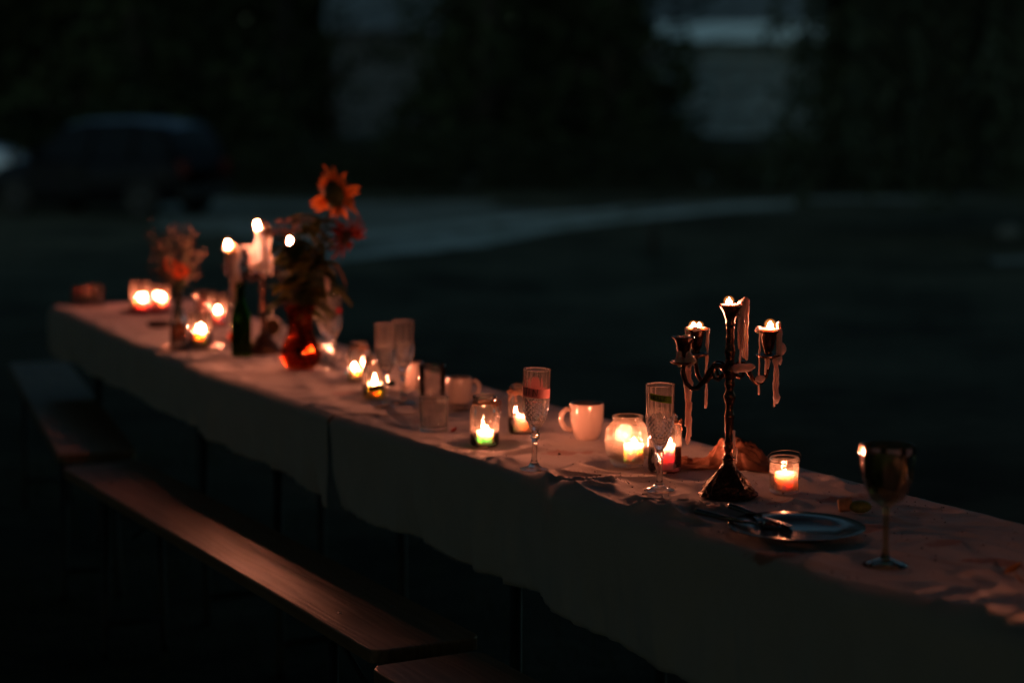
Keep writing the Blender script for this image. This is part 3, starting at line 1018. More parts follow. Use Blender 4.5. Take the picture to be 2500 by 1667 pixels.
def fold(u, w):
    """height of the creases in the cloth lying on the table"""
    x, y, _ = T(u, w)
    d = np.sqrt((FL[:, 0] - x) ** 2 + (FL[:, 1] - y) ** 2)
    m = float(np.min(np.clip((d - FL[:, 2]) / .05, 0, 1)))
    v = mnoise.noise((u * 2.3, w * 3.1, 7.7))
    a = u + .10 * mnoise.noise((u * 4, w * 4, 1.3))
    b = w + .08 * mnoise.noise((u * 3, w * 5, 5.1))
    rid = 1 - abs(mnoise.noise((a * 9 + b * 5, b * 11 - a * 3, 2.0)))      # crumple creases
    rid2 = 1 - abs(mnoise.noise((a * 4.2, b * 7.5, 9.0)))
    h = .0012 * v
    near = math.exp(-((u - 1.02) / .42) ** 2) * math.exp(-((w - .02) / .17) ** 2)
    h += near * (.013 * rid ** 5 + .010 * rid2 ** 6)
    far = max(0.0, min(1.0, (.36 - u) / .22)) * math.exp(-((w - .05) / .20) ** 2)
    q = (b * .8 + a * .42) * 15
    h += far * (.022 * max(0, sin(q + 1.1 * mnoise.noise((a * 3, b * 3, 0)))) ** 2 + .006 * rid2 ** 5)
    h += .005 * rid ** 8 + .004 * rid2 ** 9
    return h * m


def cloth(name, label, u0, u1, nu, skew=0.0, lift=0.0, end_hem=None, seed=0):
    q_drop, q_top, q_back = 20, 74, 8
    if nu < 200: q_top = 50
    rows = []
    for i in range(nu + 1):
        t = i / nu
        row = []
        ub = u0 + (u1 - u0) * t
        for k in range(q_drop + q_top + q_back + 1):
            top = min(1.0, max(0.0, (k - q_drop) / 14)) if k > q_drop else 0.0
            u = ub - skew * top * (1 - t) ** 6
            fo, bo = lerp_tab(FRONT, u), lerp_tab(BACK, u)
            dr = lerp_tab(DROP, u) + .016 * mnoise.noise((u * 3.3, seed, 0)) + .006 * sin(u * 9)
            R = .012
            if k <= q_drop:                                   # hanging front
                s = 1 - k / q_drop
                z = -R - s * (dr - R)
                sway = (.020 * mnoise.noise((u * 5.5, 2.2, seed)) + .020 * mnoise.noise((u * 14, s * 1.2, seed)) + .009 * mnoise.noise((u * 34, s * 2.5, seed))) * s
                kink = .014 * math.exp(-((u - 1.25) / .05) ** 2) * s + .012 * math.exp(-((u - 3.18) / .06) ** 2) * s
                w = fo - .004 - sway - kink + .012 * s * s
                row.append(T(u, w, ZT + z + lift))
            elif k <= q_drop + q_top:
                s = (k - q_drop) / q_top
                w = fo + (bo - fo) * s
                e = min(w - fo, bo - w)
                rr = max(0.0, 1 - e / R)
                z = -R * (1 - sqrt(max(0, 1 - rr * rr)))
                if e > .004: z += fold(u, w) * min(1, e / .03)
                row.append(T(u, w, ZT + z + lift))
            else:
                s = (k - q_drop - q_top) / q_back
                sway = .012 * mnoise.noise((u * 5.5, 8.2, seed)) * s
                row.append(T(u, bo + .004 + sway, ZT - R - s * .16 + lift))
        rows.append(row)
    if end_hem:                                               # the far end hangs down too
        base = rows[-1]
        for k in range(1, 9):
            s = k / 8
            rows.append([p + DU * (.012 + .01 * min(1, s * 4) + .006 * mnoise.noise((j * .2, 0, seed)) * s) + Vector((0, 0, -.012 * min(1, s * 6) - s * end_hem * max(0.0, min(1.0, (p.z - ZT + .10) / .09)))) for j, p in enumerate(base)])
    o = mk(name, sheet(rows, name, M['cloth']), None)
    md = o.modifiers.new("thickness", 'SOLIDIFY')
    md.thickness = .0008
    md.offset = -1
    return tag(o, label, "tablecloth", "white cotton cloths on the long table")

cloth("tablecloth", "white stained crumpled cotton cloth on the near table with the plate and goblet", -.8, 2.292, 460, seed=1)
cloth("tablecloth", "white cotton cloth on the middle table under the red vase", 2.306, 3.215, 130, skew=.09, lift=.0015, seed=2)
cloth("tablecloth", "white cotton cloth over the far end table with pink candles", 3.19, 5.13, 200, lift=.0006, end_hem=.15, seed=3)

# trestle tables below the cloths
def trestle_table(u0, u1, label):
    ua = (u0 + u1) / 2
    f, b = lerp_tab(FRONT, ua), lerp_tab(BACK, ua)
    wa = (f + b) / 2
    p = T(ua, wa, 0)
    fa = T(u0, lerp_tab(FRONT, u0 + .02)); fb = T(u1, lerp_tab(FRONT, u1 - .02))
    dr = fb - fa
    t = thing("trestle_table", label, "table", (p.x, p.y, gz(p.y)), atan2(dr.y, dr.x), "folding tables in one long row")
    L = (u1 - u0) / 2 - .03; W = .225
    MB().box(-L, L, -W, W, .725 - gz(p.y), .752 - gz(p.y)).build("tabletop", M['wood'], t)
    z1 = .72 - gz(p.y)
    for s in (-1, 1):
        x = s * (L - .28)
        for w in (-1, 1):
            MB().tube([(x, w * (W - .04), z1), (x, w * (W - .04), .02), (x + .0, w * (W - .04), 0)], [.014, .014, .016], 8).build("leg", M['dark_steel'], t)
        MB().tube([(x, -W + .04, .09), (x, W - .04, .09)], .011, 8).build("crossbar", M['dark_steel'], t)
        MB().tube([(x, 0, z1), (x - s * .34, 0, z1 - .02), (x - s * .36, 0, z1)], .008, 6).build("brace", M['dark_steel'], t)
    return t

trestle_table(-.75, 1.22, "folding trestle table under the crumpled near cloth")
trestle_table(1.26, 3.18, "folding trestle table under the middle cloth")
trestle_table(3.21, 5.12, "folding trestle table under the far cloth")

# ------------------------------------------------------------------ benches
def bench_mesh():
    L, W, R = 1.1, .118, .03
    cs = []
    for cx, cy_, a0 in ((L - R, W - R, 0), (-L + R, W - R, 90), (-L + R, -W + R, 180), (L - R, -W + R, 270)):
        for k in range(6):
            a = radians(a0 + k * 18)
            cs.append((cx + R * cos(a), cy_ + R * sin(a)))
    n = len(cs)
    mb = MB()
    lv = [(-.027, 0.0), (-.004, 0.0), (-.0012, -.0012), (0, -.004)]
    vs = []
    for z, ins in lv:
        for x, y in cs:
            q = sqrt(x * x + y * y)
            vs.append((x + (ins if x > 0 else -ins), y + (ins if y > 0 else -ins), z))
    fs = []
    for i in range(3):
        for j in range(n):
            fs.append((i * n + j, i * n + (j + 1) % n, (i + 1) * n + (j + 1) % n, (i + 1) * n + j))
    fs.append(tuple(range(n - 1, -1, -1)))
    fs.append(tuple(3 * n + j for j in range(n)))
    mb.add(vs, fs, False)
    return mb.mesh("seat")

def bench(label, near_l, near_r, far_l, z):
    """near_l, near_r: the two corners of the near end"""
    a, b = Vector((*near_l, 0)), Vector((*near_r, 0))
    d = (Vector((*far_l, 0)) - a).normalized()
    w = Vector((d.y, -d.x, 0))
    c = a + w * .118 + d * 1.1
    t = thing("beer_bench", label, "bench", (c.x, c.y, gz(c.y)), atan2(d.y, d.x), "wooden benches along the table")
    zz = z - gz(c.y)
    o = mk("seat", bench_mesh(), M['wood'], t, (0, 0, zz))
    for s in (-1, 1):
        x = s * .80
        for q in (-1, 1):
            MB().tube([(x, q * .075, zz - .028), (x + s * .01, q * .085, .03), (x + s * .01, q * .088, 0)], [.012, .012, .014], 8).build("leg", M['dark_steel'], t)
        MB().tube([(x, -.08, .1), (x, .08, .1)], .009, 8).build("crossbar", M['dark_steel'], t)
        MB().box(x - .02, x + .02, -.1, .1, zz - .036, zz - .0275).build("bracket", M['dark_steel'], t)
        MB().tube([(x, 0, zz - .16), (x - s * .3, 0, zz - .03)], .006, 6).build("brace", M['dark_steel'], t)
        for q in (-1, 1):
            MB().lathe([(0, .0008), (.006, .0006), (.0065, 0.0002), (.0065, -.001)], 12, (x, q * .06, zz)).build("bolt", M['steel'], t)
    return t

bench("wooden bench in the middle of the row, candle glow on its varnish", (-.266, 3.716), (-.077, 3.837), (-1.314, 5.669), .469)
bench("wooden bench farthest from the camera, set at an angle", (-1.36, 5.85), (-1.162, 5.948), (-2.047, 7.978), .469)
bench("wooden bench of which only a rounded end shows at the bottom edge", (.77, 1.68), (.97, 1.80), (-.271, 3.622), .469)

# ------------------------------------------------------------------ candles
def flame_mesh(h, r, lean=0.0):
    prof = [(0, 0), (.55, .06), (.9, .2), (1, .33), (.85, .5), (.55, .7), (.25, .88), (0, 1)]
    mb = MB().lathe([(a * r, b * h) for a, b in prof], 10)
    mb.v = [(x + lean * (z / h) ** 2, y, z) for x, y, z in mb.v]
    return mb

def add_flame(t, p, h=.016, r=.0042, lean=0.0, mat='flame'):
    x, y, z = p
    MB().tube([(x, y, z - .004), (x + .0004, y, z + .003), (x + .001, y, z + .006)], .0007, 6).build("wick", M['wick'], t)
    h, r = h * .82, r * .78
    fl = flame_mesh(h, r, lean).build("flame", M[mat], t, (x, y, z + .0035))
    MB().ball((lean * .2, 0, h * .48), 1.0, 16, 10, (r * 2.3, r * 2.3, h * .85)).build("mantle", M['mantle'], fl)

def candle(label, x, y, r, h, mat, z=ZT + .005, fh=.016, fr=.0042, off=(0, 0), group="candles burning in glass jars", extra=None, lean=0.0):
    t = thing("candle", label, "candle", (x, y, z), random.uniform(0, 6), group)
    ph = random.uniform(0, 6)
    wob = lambda a, zz, k: 1 + .015 * sin(2 * a + ph) + .01 * sin(5 * a + ph * 2)
    well = min(.006, h * .3)                # the flame has sunk into a well with a thin wall
    prof = [(0, 0), (r * .97, 0), (r, .002), (r * 1.0, h * .5), (r * .99, h - .002), (r * .96, h), (r * .89, h - .001), (r * .84, h - well * .6), (r * .76, h - well), (r * .4, h - well - .0005), (0, h - well)]
    MB().lathe(prof, 28, rf=wob).build("wax", mat, t)
    add_flame(t, (off[0], off[1], h - well), fh, fr, lean)
    if extra:
        add_flame(t, (extra[0], extra[1], h - well), fh * 1.1, fr * .9, -lean)
    return t

# ------------------------------------------------------------------ glass jars
def jar_profile(r, h, rn, zs, t=.0022, foot=.9):
    """outer then inner wall; zs = height of the shoulder"""
    hn = h - zs
    o = [(0, 0), (r * foot * .92, 0), (r * foot, .0015), (r, .006), (r * 1.005, zs * .5), (r, zs * .92), (r * .97, zs + hn * .06), (rn * 1.1, zs + hn * .32), (rn, zs + hn * .42), (rn, h - .009), (rn + .002, h - .007), (rn + .0022, h - .003), (rn + .001, h)]
    i = [(rn - t * .6, h), (rn - t, h - .005), (rn - t, zs + hn * .42), (rn * 1.1 - t, zs + hn * .30), (r - t * 1.5, zs * .93), (r - t, zs * .5), (r - t, .010), (r * .85, .005), (0, .004)]
    return o + i

def add_twine(t, r, z, seed, turns=3, knot_dir=-0.6):
    rd = random.Random(seed)
    mb = MB()
    pts = []
    for k in range(turns * 18 + 1):
        a = knot_dir + 2 * pi * k / 18
        pts.append(((r + .0016) * cos(a), (r + .0016) * sin(a), z + .0035 * (k / 18) - .003 + .0008 * sin(k * 1.7)))
    mb.tube(pts, .0016, 6)
    tw = mb.build("twine", M['twine'], t)
    kn = MB()
    c = Vector(((r + .004) * cos(knot_dir), (r + .004) * sin(knot_dir), z))
    o = Vector((cos(knot_dir), sin(knot_dir), 0)); s = Vector((-o.y, o.x, 0))
    kn.ball(c, .0038, 8, 6)
    for sg in (-1, 1):
        lp = [c, c + s * sg * .009 + o * .004 + Vector((0, 0, .006)), c + s * sg * .015 + o * .005 + Vector((0, 0, .002)), c + s * sg * .009 + o * .005 + Vector((0, 0, -.004)), c]
        kn.tube(lp, .0014, 6)
        kn.tube([c, c + s * sg * .006 + o * .004 + Vector((0, 0, -.008)), c + s * sg * (.009 + rd.uniform(0, .004)) + o * .006 + Vector((0, 0, -.018))], .0012, 6)
    kn.build("bow", M['twine'], tw)

JARS = "glass jars holding lit candles"
def jar(name, label, x, y, r, h, rn, zs, mat, rf=None, n=36, twine=None, prof=None, z=ZT + .0012):
    t = thing(name, label, "jar", (x, y, z), 0, JARS)
    MB().lathe(prof or jar_profile(r, h, rn, zs), n, rf=rf).build("glass_body", mat, t)
    if twine is not None:
        add_twine(t, rn, zs + (h - zs) * .44, int(abs(x * 1000)), 2, twine)
    return t

# jar with the lime green candle
jar("candle_jar", "glass jar tied with twine around a lime green candle", -.060, 4.285, .0325, .112, .0245, .082, M['jar_glass'], twine=-.5)
candle("lime green candle with two flames in the twine tied jar", -.056, 4.285, .0205, .030, M['wax_green'], extra=(-.0085, .002), off=(.003, 0))
# jar behind the pink taped flute
jar("candle_jar", "twine tied glass jar half hidden behind the pink taped flute", .0205, 4.452, .030, .110, .0235, .084, M['jar_glass'], twine=-2.2)
candle("thick cream candle in the jar behind the pink taped flute", .027, 4.452, .0225, .036, M['wax_cream'], off=(-.009, 0))
# jar with the pink candle behind the green taped flute
jar("candle_jar", "glass jar with a pink candle behind the green taped flute", .311, 3.981, .0345, .116, .0245, .092, M['jar_glass'], twine=-.15)
candle("pink pillar candle in the jar behind the green taped flute", .318, 3.981, .0245, .052, M['wax_pink'], fh=.020, fr=.005, off=(-.004, .004))

def honey_rf(a, z, k):
    if .020 < z < .082:
        q = (z - .020) / .062
        row = int(q * 13)
        return 1 + .045 * abs(sin(a * 17 + (row % 2) * pi / 2)) * abs(sin(q * 13 * pi)) + .006 * sin(a * 34)
    return 1
rp = [(0, 0), (.028, 0), (.031, .002), (.036, .010), (.040, .020)] + [(.040 + .0055 * sin(pi * k / 40) ** .45, .020 + .062 * k / 40) for k in range(41)] + [(.037, .088), (.0315, .0925), (.0305, .095), (.0305, .099), (.032, .1005), (.032, .104), (.031, .105)]
rp += [(.0295, .105), (.0285, .1), (.0285, .095), (.034, .088), (.0375, .08), (.042, .05), (.0375, .02), (.031, .009), (0, .005)]
jar("round_candle_jar", "round pressed glass jar with beaded pattern between mug and green taped flute", .239, 4.045, .045, .105, .031, .09, M['relief_glass'], rf=honey_rf, n=120, prof=rp)
candle("white candle glowing low inside the round beaded jar", .252, 4.045, .021, .040, M['wax_white'], z=ZT + .007, fh=.020, fr=.005)
# small jar with the wire handle
def bead_rf(a, z, k):
    if z < .013: return 1 + .05 * abs(sin(a * 12)) * sin(pi * min(1, z / .013))
    if z < .054: return 1 + .012 * sin(a * 7 + z * 260) * sin(a * 4 - z * 190)
    return 1
jp = [(0, 0), (.025, 0), (.0275, .002)] + [(.0282, .002 + .053 * k / 26) for k in range(27)] + [(.0275, .0575), (.0262, .0595), (.0262, .0615), (.0285, .063), (.0288, .067), (.0275, .0695), (.025, .0695), (.0245, .062), (.0262, .055), (.0262, .012), (.024, .006), (0, .005)]
tj = jar("lantern_jar", "small pressed glass jar with wire handle right of the candelabra", .525, 3.764, .029, .07, .027, .058, M['relief_glass'], rf=bead_rf, n=72, prof=jp)
hw = MB()
hw.tube([(.0292 * cos(a), .0292 * sin(a), .0615) for a in np.linspace(0, 2 * pi, 37)], .0007, 6)
hw.tube([(.0295 * cos(a), .0295 * sin(a) * .2 + .012 * abs(sin(a * .5)), .0615 + .0) for a in np.linspace(0, 0.02, 2)], .0007, 6)
hw.tube([(.030, 0, .0615), (.0345, .010, .068), (.032, .024, .074), (.020, .038, .076), (0, .043, .075), (-.020, .037, .072), (-.031, .020, .067), (-.030, 0, .0615)], .0008, 6)
hw.build("wire_handle", M['dark_steel'], tj)
candle("rosy white candle in the small wire handled jar", .529, 3.764, .0225, .034, M['wax_rose'], z=ZT + .007, fh=.011, fr=.0032, off=(-.003, -.002))
# pair of jars farther along
ty = jar("candle_jar", "twine tied jar with yellow candle and a dark tape label beside two flutes", -.349, 4.990, .031, .106, .0235, .080, M['jar_glass'], twine=2.2)
candle("yellow candle in the jar with the dark tape", -.349, 4.990, .0245, .034, M['wax_yellow'], fh=.019, fr=.0055)
lab = MB()
P = []
for i in range(15):
    a = -2.05 + i * .16
    r_ = .0318 if a < -.2 else .0318 + (a + .2) * .05
    zc = .026 + .012 * i / 14
    P.append([(r_ * cos(a), r_ * sin(a), zc + q) for q in (-.007, .007)])
me = sheet(P, "tape_label", M['tape_dark'])
o = mk("tape_label", me, None, ty)
o.modifiers.new("thickness", 'SOLIDIFY').thickness = .0004
jar("candle_jar", "twine tied jar with a slim white candle, nearest to the red vase", -.411, 5.286, .0315, .106, .0235, .082, M['jar_glass'], twine=-1.2)
candle("slim white candle in the jar nearest to the red vase", -.424, 5.286, .018, .034, M['wax_white'], fh=.017, fr=.005)

# ------------------------------------------------------------------ champagne flutes
def flute_parts(t):
    n = 20
    zr, zf0, zf1 = .208, .150, .100        # rim, top and foot of the diamond cut
    def rad(z):
        return float(np.interp(z, [.082, .100, .125, .150, .208], [.0095, .0185, .0248, .0268, .0282]))
    n = 15
    b = MB()
    def ring(z, k=1.0, off=0.0):
        r = rad(z) * k
        return [(r * cos(2 * pi * (j + off) / n), r * sin(2 * pi * (j + off) / n), z) for j in range(n)]
    def band(A, B):
        m_ = len(A)
        b.add(A + B, [(j, m_ + j, m_ + (j + 1) % m_, (j + 1) % m_) for j in range(m_)], False)
    # plain panels above, pointed diamonds in the cut zone, smooth cone below
    band(ring(zr), ring(zr - .0012, 1.004)); band(ring(zr - .0012, 1.004), ring(zf0))
    K = 10
    zk = [zf0 - (zf0 - zf1) * k / K for k in range(K + 1)]
    rg = [ring(zk[k], 1.0, .5 * (k % 2)) for k in range(K + 1)]
    for j in range(n):                                   # half diamonds along both borders
        p = Vector(rg[0][j]); q = Vector(rg[0][(j + 1) % n]); m_ = Vector(rg[1][j])
        b.add([p, m_, q], [(0, 1, 2)], False)
        e = K % 2
        p = Vector(rg[K][j]); q = Vector(rg[K][(j + 1) % n]); m_ = Vector(rg[K - 1][j])
        b.add([p, q, m_], [(0, 1, 2)], False)
    for k in range(K - 1):
        o_ = k % 2
        for j in range(n):
            # diamond: top on ring k, sides on ring k+1, foot on ring k+2
            top = Vector(rg[k][j]); bot = Vector(rg[k + 2][j])
            if o_ == 0:
                lf, rt = Vector(rg[k + 1][(j - 1) % n]), Vector(rg[k + 1][j])
            else:
                lf, rt = Vector(rg[k + 1][j]), Vector(rg[k + 1][(j + 1) % n])
            c = (top + bot + lf + rt) / 4
            out = Vector((c.x, c.y, 0)).normalized()
            ap = c + out * .0030
            b.add([top, lf, bot, rt, ap], [(0, 1, 4), (1, 2, 4), (2, 3, 4), (3, 0, 4)], False)
    def ringn(z, m_):
        return [(rad(z) * cos(2 * pi * j / m_), rad(z) * sin(2 * pi * j / m_), z) for j in range(m_)]
    band(ring(zf1), ring(.095)); band(ring(.095), ring(.088)); band(ring(.088), ring(.082))
    inner = [(rad(zr) - .0002, zr), (rad(zr) - .0014, zr + .0004), (rad(zr) - .0018, zr - .003), (rad(.16) - .002, .16), (rad(.13) - .003, .13), (rad(.1) - .004, .102), (.006, .092), (0, .090)]
    b.lathe(inner, 40)
    b.lathe([(0, .082), (rad(.082), .082)], n)
    b.build("bowl", M['crystal'], t)
    st_ = [(0, .0815), (.0075, .0815), (.0062, .078), (.0095, .0745), (.0100, .072), (.0070, .0695), (.0090, .067), (.0085, .0645), (.0056, .062), (.0052, .052), (.0050, .035), (.0056, .022), (.0080, .014), (.0105, .0105), (0, .0104)]
    MB().lathe(st_[::-1], 12, smooth=True, rf=lambda a, z, k: 1 + .05 * cos(6 * a)).build("stem", M['crystal_soft'], t)
    MB().lathe([(0, 0), (.0300, 0), (.0305, .0014), (.029, .0025), (.022, .0040), (.0135, .0068), (.010, .0100), (0, .0102)], 40).build("foot", M['crystal_soft'], t)

def flute_rad(z):
    return float(np.interp(z, [.082, .100, .125, .150, .208], [.0095, .0185, .0248, .0268, .0282]))

def tape(t, a0, a1, zc, slope, hh, mat, rough_ends=True, lift=.0006):
    P = []
    n = 30
    for i in range(n + 1):
        a = a0 + (a1 - a0) * i / n
        z = zc + slope * (a - (a0 + a1) / 2)
        P.append([((flute_rad(z + q) * 1.004 + lift) * cos(a), (flute_rad(z + q) * 1.004 + lift) * sin(a), z + q) for q in (-hh, -hh * .3, hh * .3, hh)])
    o = mk("tape", sheet(P, "tape", mat), None, t)
    return o

GLY = {'T': [[(0, 1), (.62, 1.05)], [(.33, 1.03), (.28, 0)]], 'I': [[(.1, 1), (.05, 0)]], 'N': [[(0, 0), (.05, 1), (.55, .02), (.68, 1.05)]],
       'R': [[(0, 0), (.03, 1), (.45, .92), (.48, .62), (.05, .5), (.52, 0)]], 'A': [[(0, 0), (.28, 1), (.55, 0)], [(.1, .38), (.46, .38)]],
       'L': [[(.02, 1), (0, .02), (.45, 0)]], 'D': [[(0, 0), (.05, 1)], [(-.05, 1), (.42, .95), (.55, .5), (.45, .05), (-.03, 0)]]}

def lettering(parent, text, a_start, z0, slope, size, spacing, a_mid, stroke=.0010):
    mb = MB()
    cur = 0.0
    for ch in text:
        for st_ in GLY[ch]:
            pts = []
            for (p, q) in zip(st_, st_[1:]):
                for k in range(5):
                    pts.append((p[0] + (q[0] - p[0]) * k / 5, p[1] + (q[1] - p[1]) * k / 5))
            pts.append(st_[-1])
            P = []
            for (x, y) in pts:
                a = a_start + (cur + x) * size / .027
                z = z0 + slope * (a - a_mid) + y * size
                r = flute_rad(z) * 1.004 + .0011
                P.append((r * cos(a), r * sin(a), z))
            mb.tube(P, stroke, 5, flat=.6)
        cur += spacing
    mb.build("lettering", M['ink'], parent)

FLU = "cut crystal champagne flutes"
f1 = thing("champagne_flute", "cut crystal flute with a pink tape band lettered TIN", "flute", (.045, 4.004, ZT + .0012), 0, FLU)
f1.rotation_euler = (0, radians(1.6), 0)
flute_parts(f1)
# -90 deg faces the camera; text on its left front
t1 = tape(f1, radians(-185), radians(175), .1585, -.0016, .0095, M['tape_pink'])
lettering(t1, "TIN", radians(-90 - 54), .1530, -.0016, .0140, .66, radians(-5))
P = []
for i in range(13):
    a = radians(62 + i * 5.6)
    top = .166 + .020 * sqrt(max(0, 1 - ((i - 6) / 6.4) ** 2))
    P.append([((flute_rad(z) * 1.004 + .0006) * cos(a), (flute_rad(z) * 1.004 + .0006) * sin(a), z) for z in np.linspace(.164, top, 4)])
mk("tape_flap", sheet(P, "tape_flap", M['tape_pink']), None, f1)
f2 = thing("champagne_flute", "cut crystal flute with a green tape lettered RRALD in front of the pink candle jar", "flute", (.286, 3.784, ZT + .0012), .1, FLU)
flute_parts(f2)
t2 = tape(f2, radians(-143), radians(-48), .1835, -.0045, .0068, M['tape_green'])
lettering(t2, "RRALD", radians(-141), .1795, -.0045, .0082, .80, radians(-95), .00075)
f3 = dup(f1, (-.310, 4.827, ZT + .0012), .3)
for c in [c for c in f3.children if c.name.startswith("tape")]:
    for g in list(c.children): bpy.data.objects.remove(g)
    bpy.data.objects.remove(c)
f3.rotation_euler = (0, 0, .3)
f3["label"] = "empty untaped crystal flute directly in front of its twin beside the yellow candle jar"
def clean_flute(loc, rz, label):
    return dup(f3, loc, rz, label)
clean_flute((-.271, 4.900, ZT + .0012), .7, "empty untaped crystal flute just behind its twin, near the orange mug")
f5 = clean_flute((-.507, 5.548, ZT + .0012), 1.1, "crystal flute with a red tape scrap to the right of the red vase")
tape(f5, radians(-120), radians(-70), .165, 0, .007, M['tape_red'])
clean_flute((-.535, 5.655, ZT + .0012), .2, "crystal flute half hidden behind the red vase")

# ------------------------------------------------------------------ tumblers and other drinking glasses
def cut_rf(a, z, k):
    if .006 < z < .042:
        return 1 - .07 * (abs(cos(a * 8)) ** 6) - .05 * (abs(cos((z - .006) / .036 * pi * 4)) ** 6)
    if z < .07: return 1 - .05 * (abs(cos(a * 8)) ** 6)
    return 1
def tumbler(name, label, x, y, r, h, mat, rf=None, n=64, taper=1.06, group="drinking glasses"):
    zs = [.0, .002] + [.004 + (h - .006) * k / 30 for k in range(31)] + [h]
    pr = [(0, 0)] + [(r * (1 + (taper - 1) * z / h) * (1 if z > .001 else .95), z) for z in zs]
    pr += [(r * taper - .0018, h), (r * taper - .0022, h - .003), (r * 1.0 - .002, .02), (r * .9, .011), (0, .010)]
    o = MB().lathe(pr, n, rf=rf).build(name, mat, None, (x, y, ZT + .0012))
    return tag(o, label, "glass", group)
tumbler("tumbler", "cut glass whisky tumbler beside the lime green candle jar", -.179, 4.480, .033, .079, M['cut_glass'], cut_rf, 128)
tumbler("highball_glass", "plain tall glass standing behind the cut whisky tumbler", -.194, 4.782, .031, .113, M['tumbler_glass'], taper=1.1)
tumbler("tumbler", "rose tinted tumbler at the far end of the table", -1.532, 7.225, .035, .080, M['rose_glass'])
tumbler("tumbler", "small rosy tumbler beside the far end tumbler", -1.592, 7.268, .028, .066, M['rose_glass'])

# goblet
gob = thing("goblet", "amber faceted goblet on the near cloth right of the plate", "goblet", (.608, 3.163, ZT + .0012), .25)
bp = [(.006, .094), (.012, .098), (.026, .108), (.036, .124), (.041, .145), (.0435, .165), (.0455, .182), (.0445, .198), (.0428, .198), (.0432, .182), (.041, .165), (.038, .145), (.033, .126), (.022, .111), (.008, .102), (0, .1015)]
MB().lathe([(0, .0935)] + bp[:8], 8, smooth=False, rot=.2).lathe(bp[7:], 40).build("bowl", M['amber_glass'], gob)
MB().lathe([(0, .0124), (.009, .0125), (.0062, .018), (.0050, .03), (.0048, .06), (.0052, .085), (.006, .0930), (0, .0930)], 10, smooth=False).build("stem", M['amber_glass'], gob)
MB().lathe([(0, 0), (.0370, 0), (.0365, .0020), (.030, .0045), (.016, .0095), (.009, .0122), (0, .0122)], 20).build("foot", M['amber_glass'], gob)

# ------------------------------------------------------------------ mugs
def mug(name, label, x, y, r, h, mat, rz, rb=.62, cat="mug"):
    t = thing(name, label, cat, (x, y, ZT + .0012), rz, "mugs on the table")
    pr = [(0, .0015), (r * rb * .9, .0015), (r * rb * .93, 0), (r * rb, .001), (r * (rb + .14), h * .12), (r * .90, h * .32), (r * .97, h * .55), (r, h * .97), (r * .99, h), (r * .94, h), (r * .92, h * .95), (r * .90, h * .55), (r * .82, h * .32), (r * .5, h * .1), (0, h * .08)]
    MB().lathe(pr, 40).build("body", mat, t)
    MB().tube([(r * .96, 0, h * .80), (r * 1.25, 0, h * .86), (r * 1.52, 0, h * .72), (r * 1.55, 0, h * .52), (r * 1.32, 0, h * .32), (r * .92, 0, h * .26)], [r * .10, r * .105, r * .10, r * .10, r * .10, r * .12], 10, flat=1.5).build("handle", mat, t)
    MB().lathe([(0, h * .80), (r * .91, h * .80)], 40).build("drink", M['tea'], t)
    return t
mug("mug", "glazed pale mug with its handle to the left, beside the round beaded jar", .167, 4.375, .0385, .081, M['porcelain'], radians(196))
mug("mug", "pale mug with its handle to the right behind the cut tumbler", -.133, 4.900, .033, .066, M['porcelain'], radians(8), .8)
mug("mug", "orange lit mug half hidden behind the pair of empty flutes", -.263, 5.163, .030, .070, M['porcelain'], radians(60), .85)
cp = mug("teacup", "white cup tipped on its side behind the far candelabra", -.748, 6.224, .033, .052, M['white_china'], 0, .75, "cup")
cp.rotation_euler = (radians(78), 0, radians(-10))
cp.location = (-.748, 6.25, ZT + .033)

# ------------------------------------------------------------------ plates and cutlery
def plate(name, label, x, y, r, mat, hgt=.016):
    pr = [(0, .003), (r * .52, .003), (r * .56, .0), (r * .60, .001), (r * .68, hgt * .45), (r * .80, hgt * .72), (r * .985, hgt * .97), (r, hgt), (r * .985, hgt * 1.06), (r * .80, hgt * .86), (r * .69, hgt * .62), (r * .60, .0048), (0, .0046)]
    o = MB().lathe(pr, 72).build(name, mat, None, (x, y, ZT + .0012))
    return tag(o, label, "plate")
plate("dinner_plate", "dark glossy plate with leftover food and cutlery on the near cloth", .495, 3.390, .120, M['plate_glass'])
plate("saucer_plate", "red plate holding two pink candles at the far end", -1.300, 7.020, .092, M['red_china'], .010)
plate("saucer", "small dark teal saucer beside the pale mug with right handle", -.119, 4.782, .034, M['plate_glass'], .007)
plate("coaster_dish", "dark round dish under the bright candle glass and bottle vase", -.975, 6.01, .100, M['dark_china'], .006)

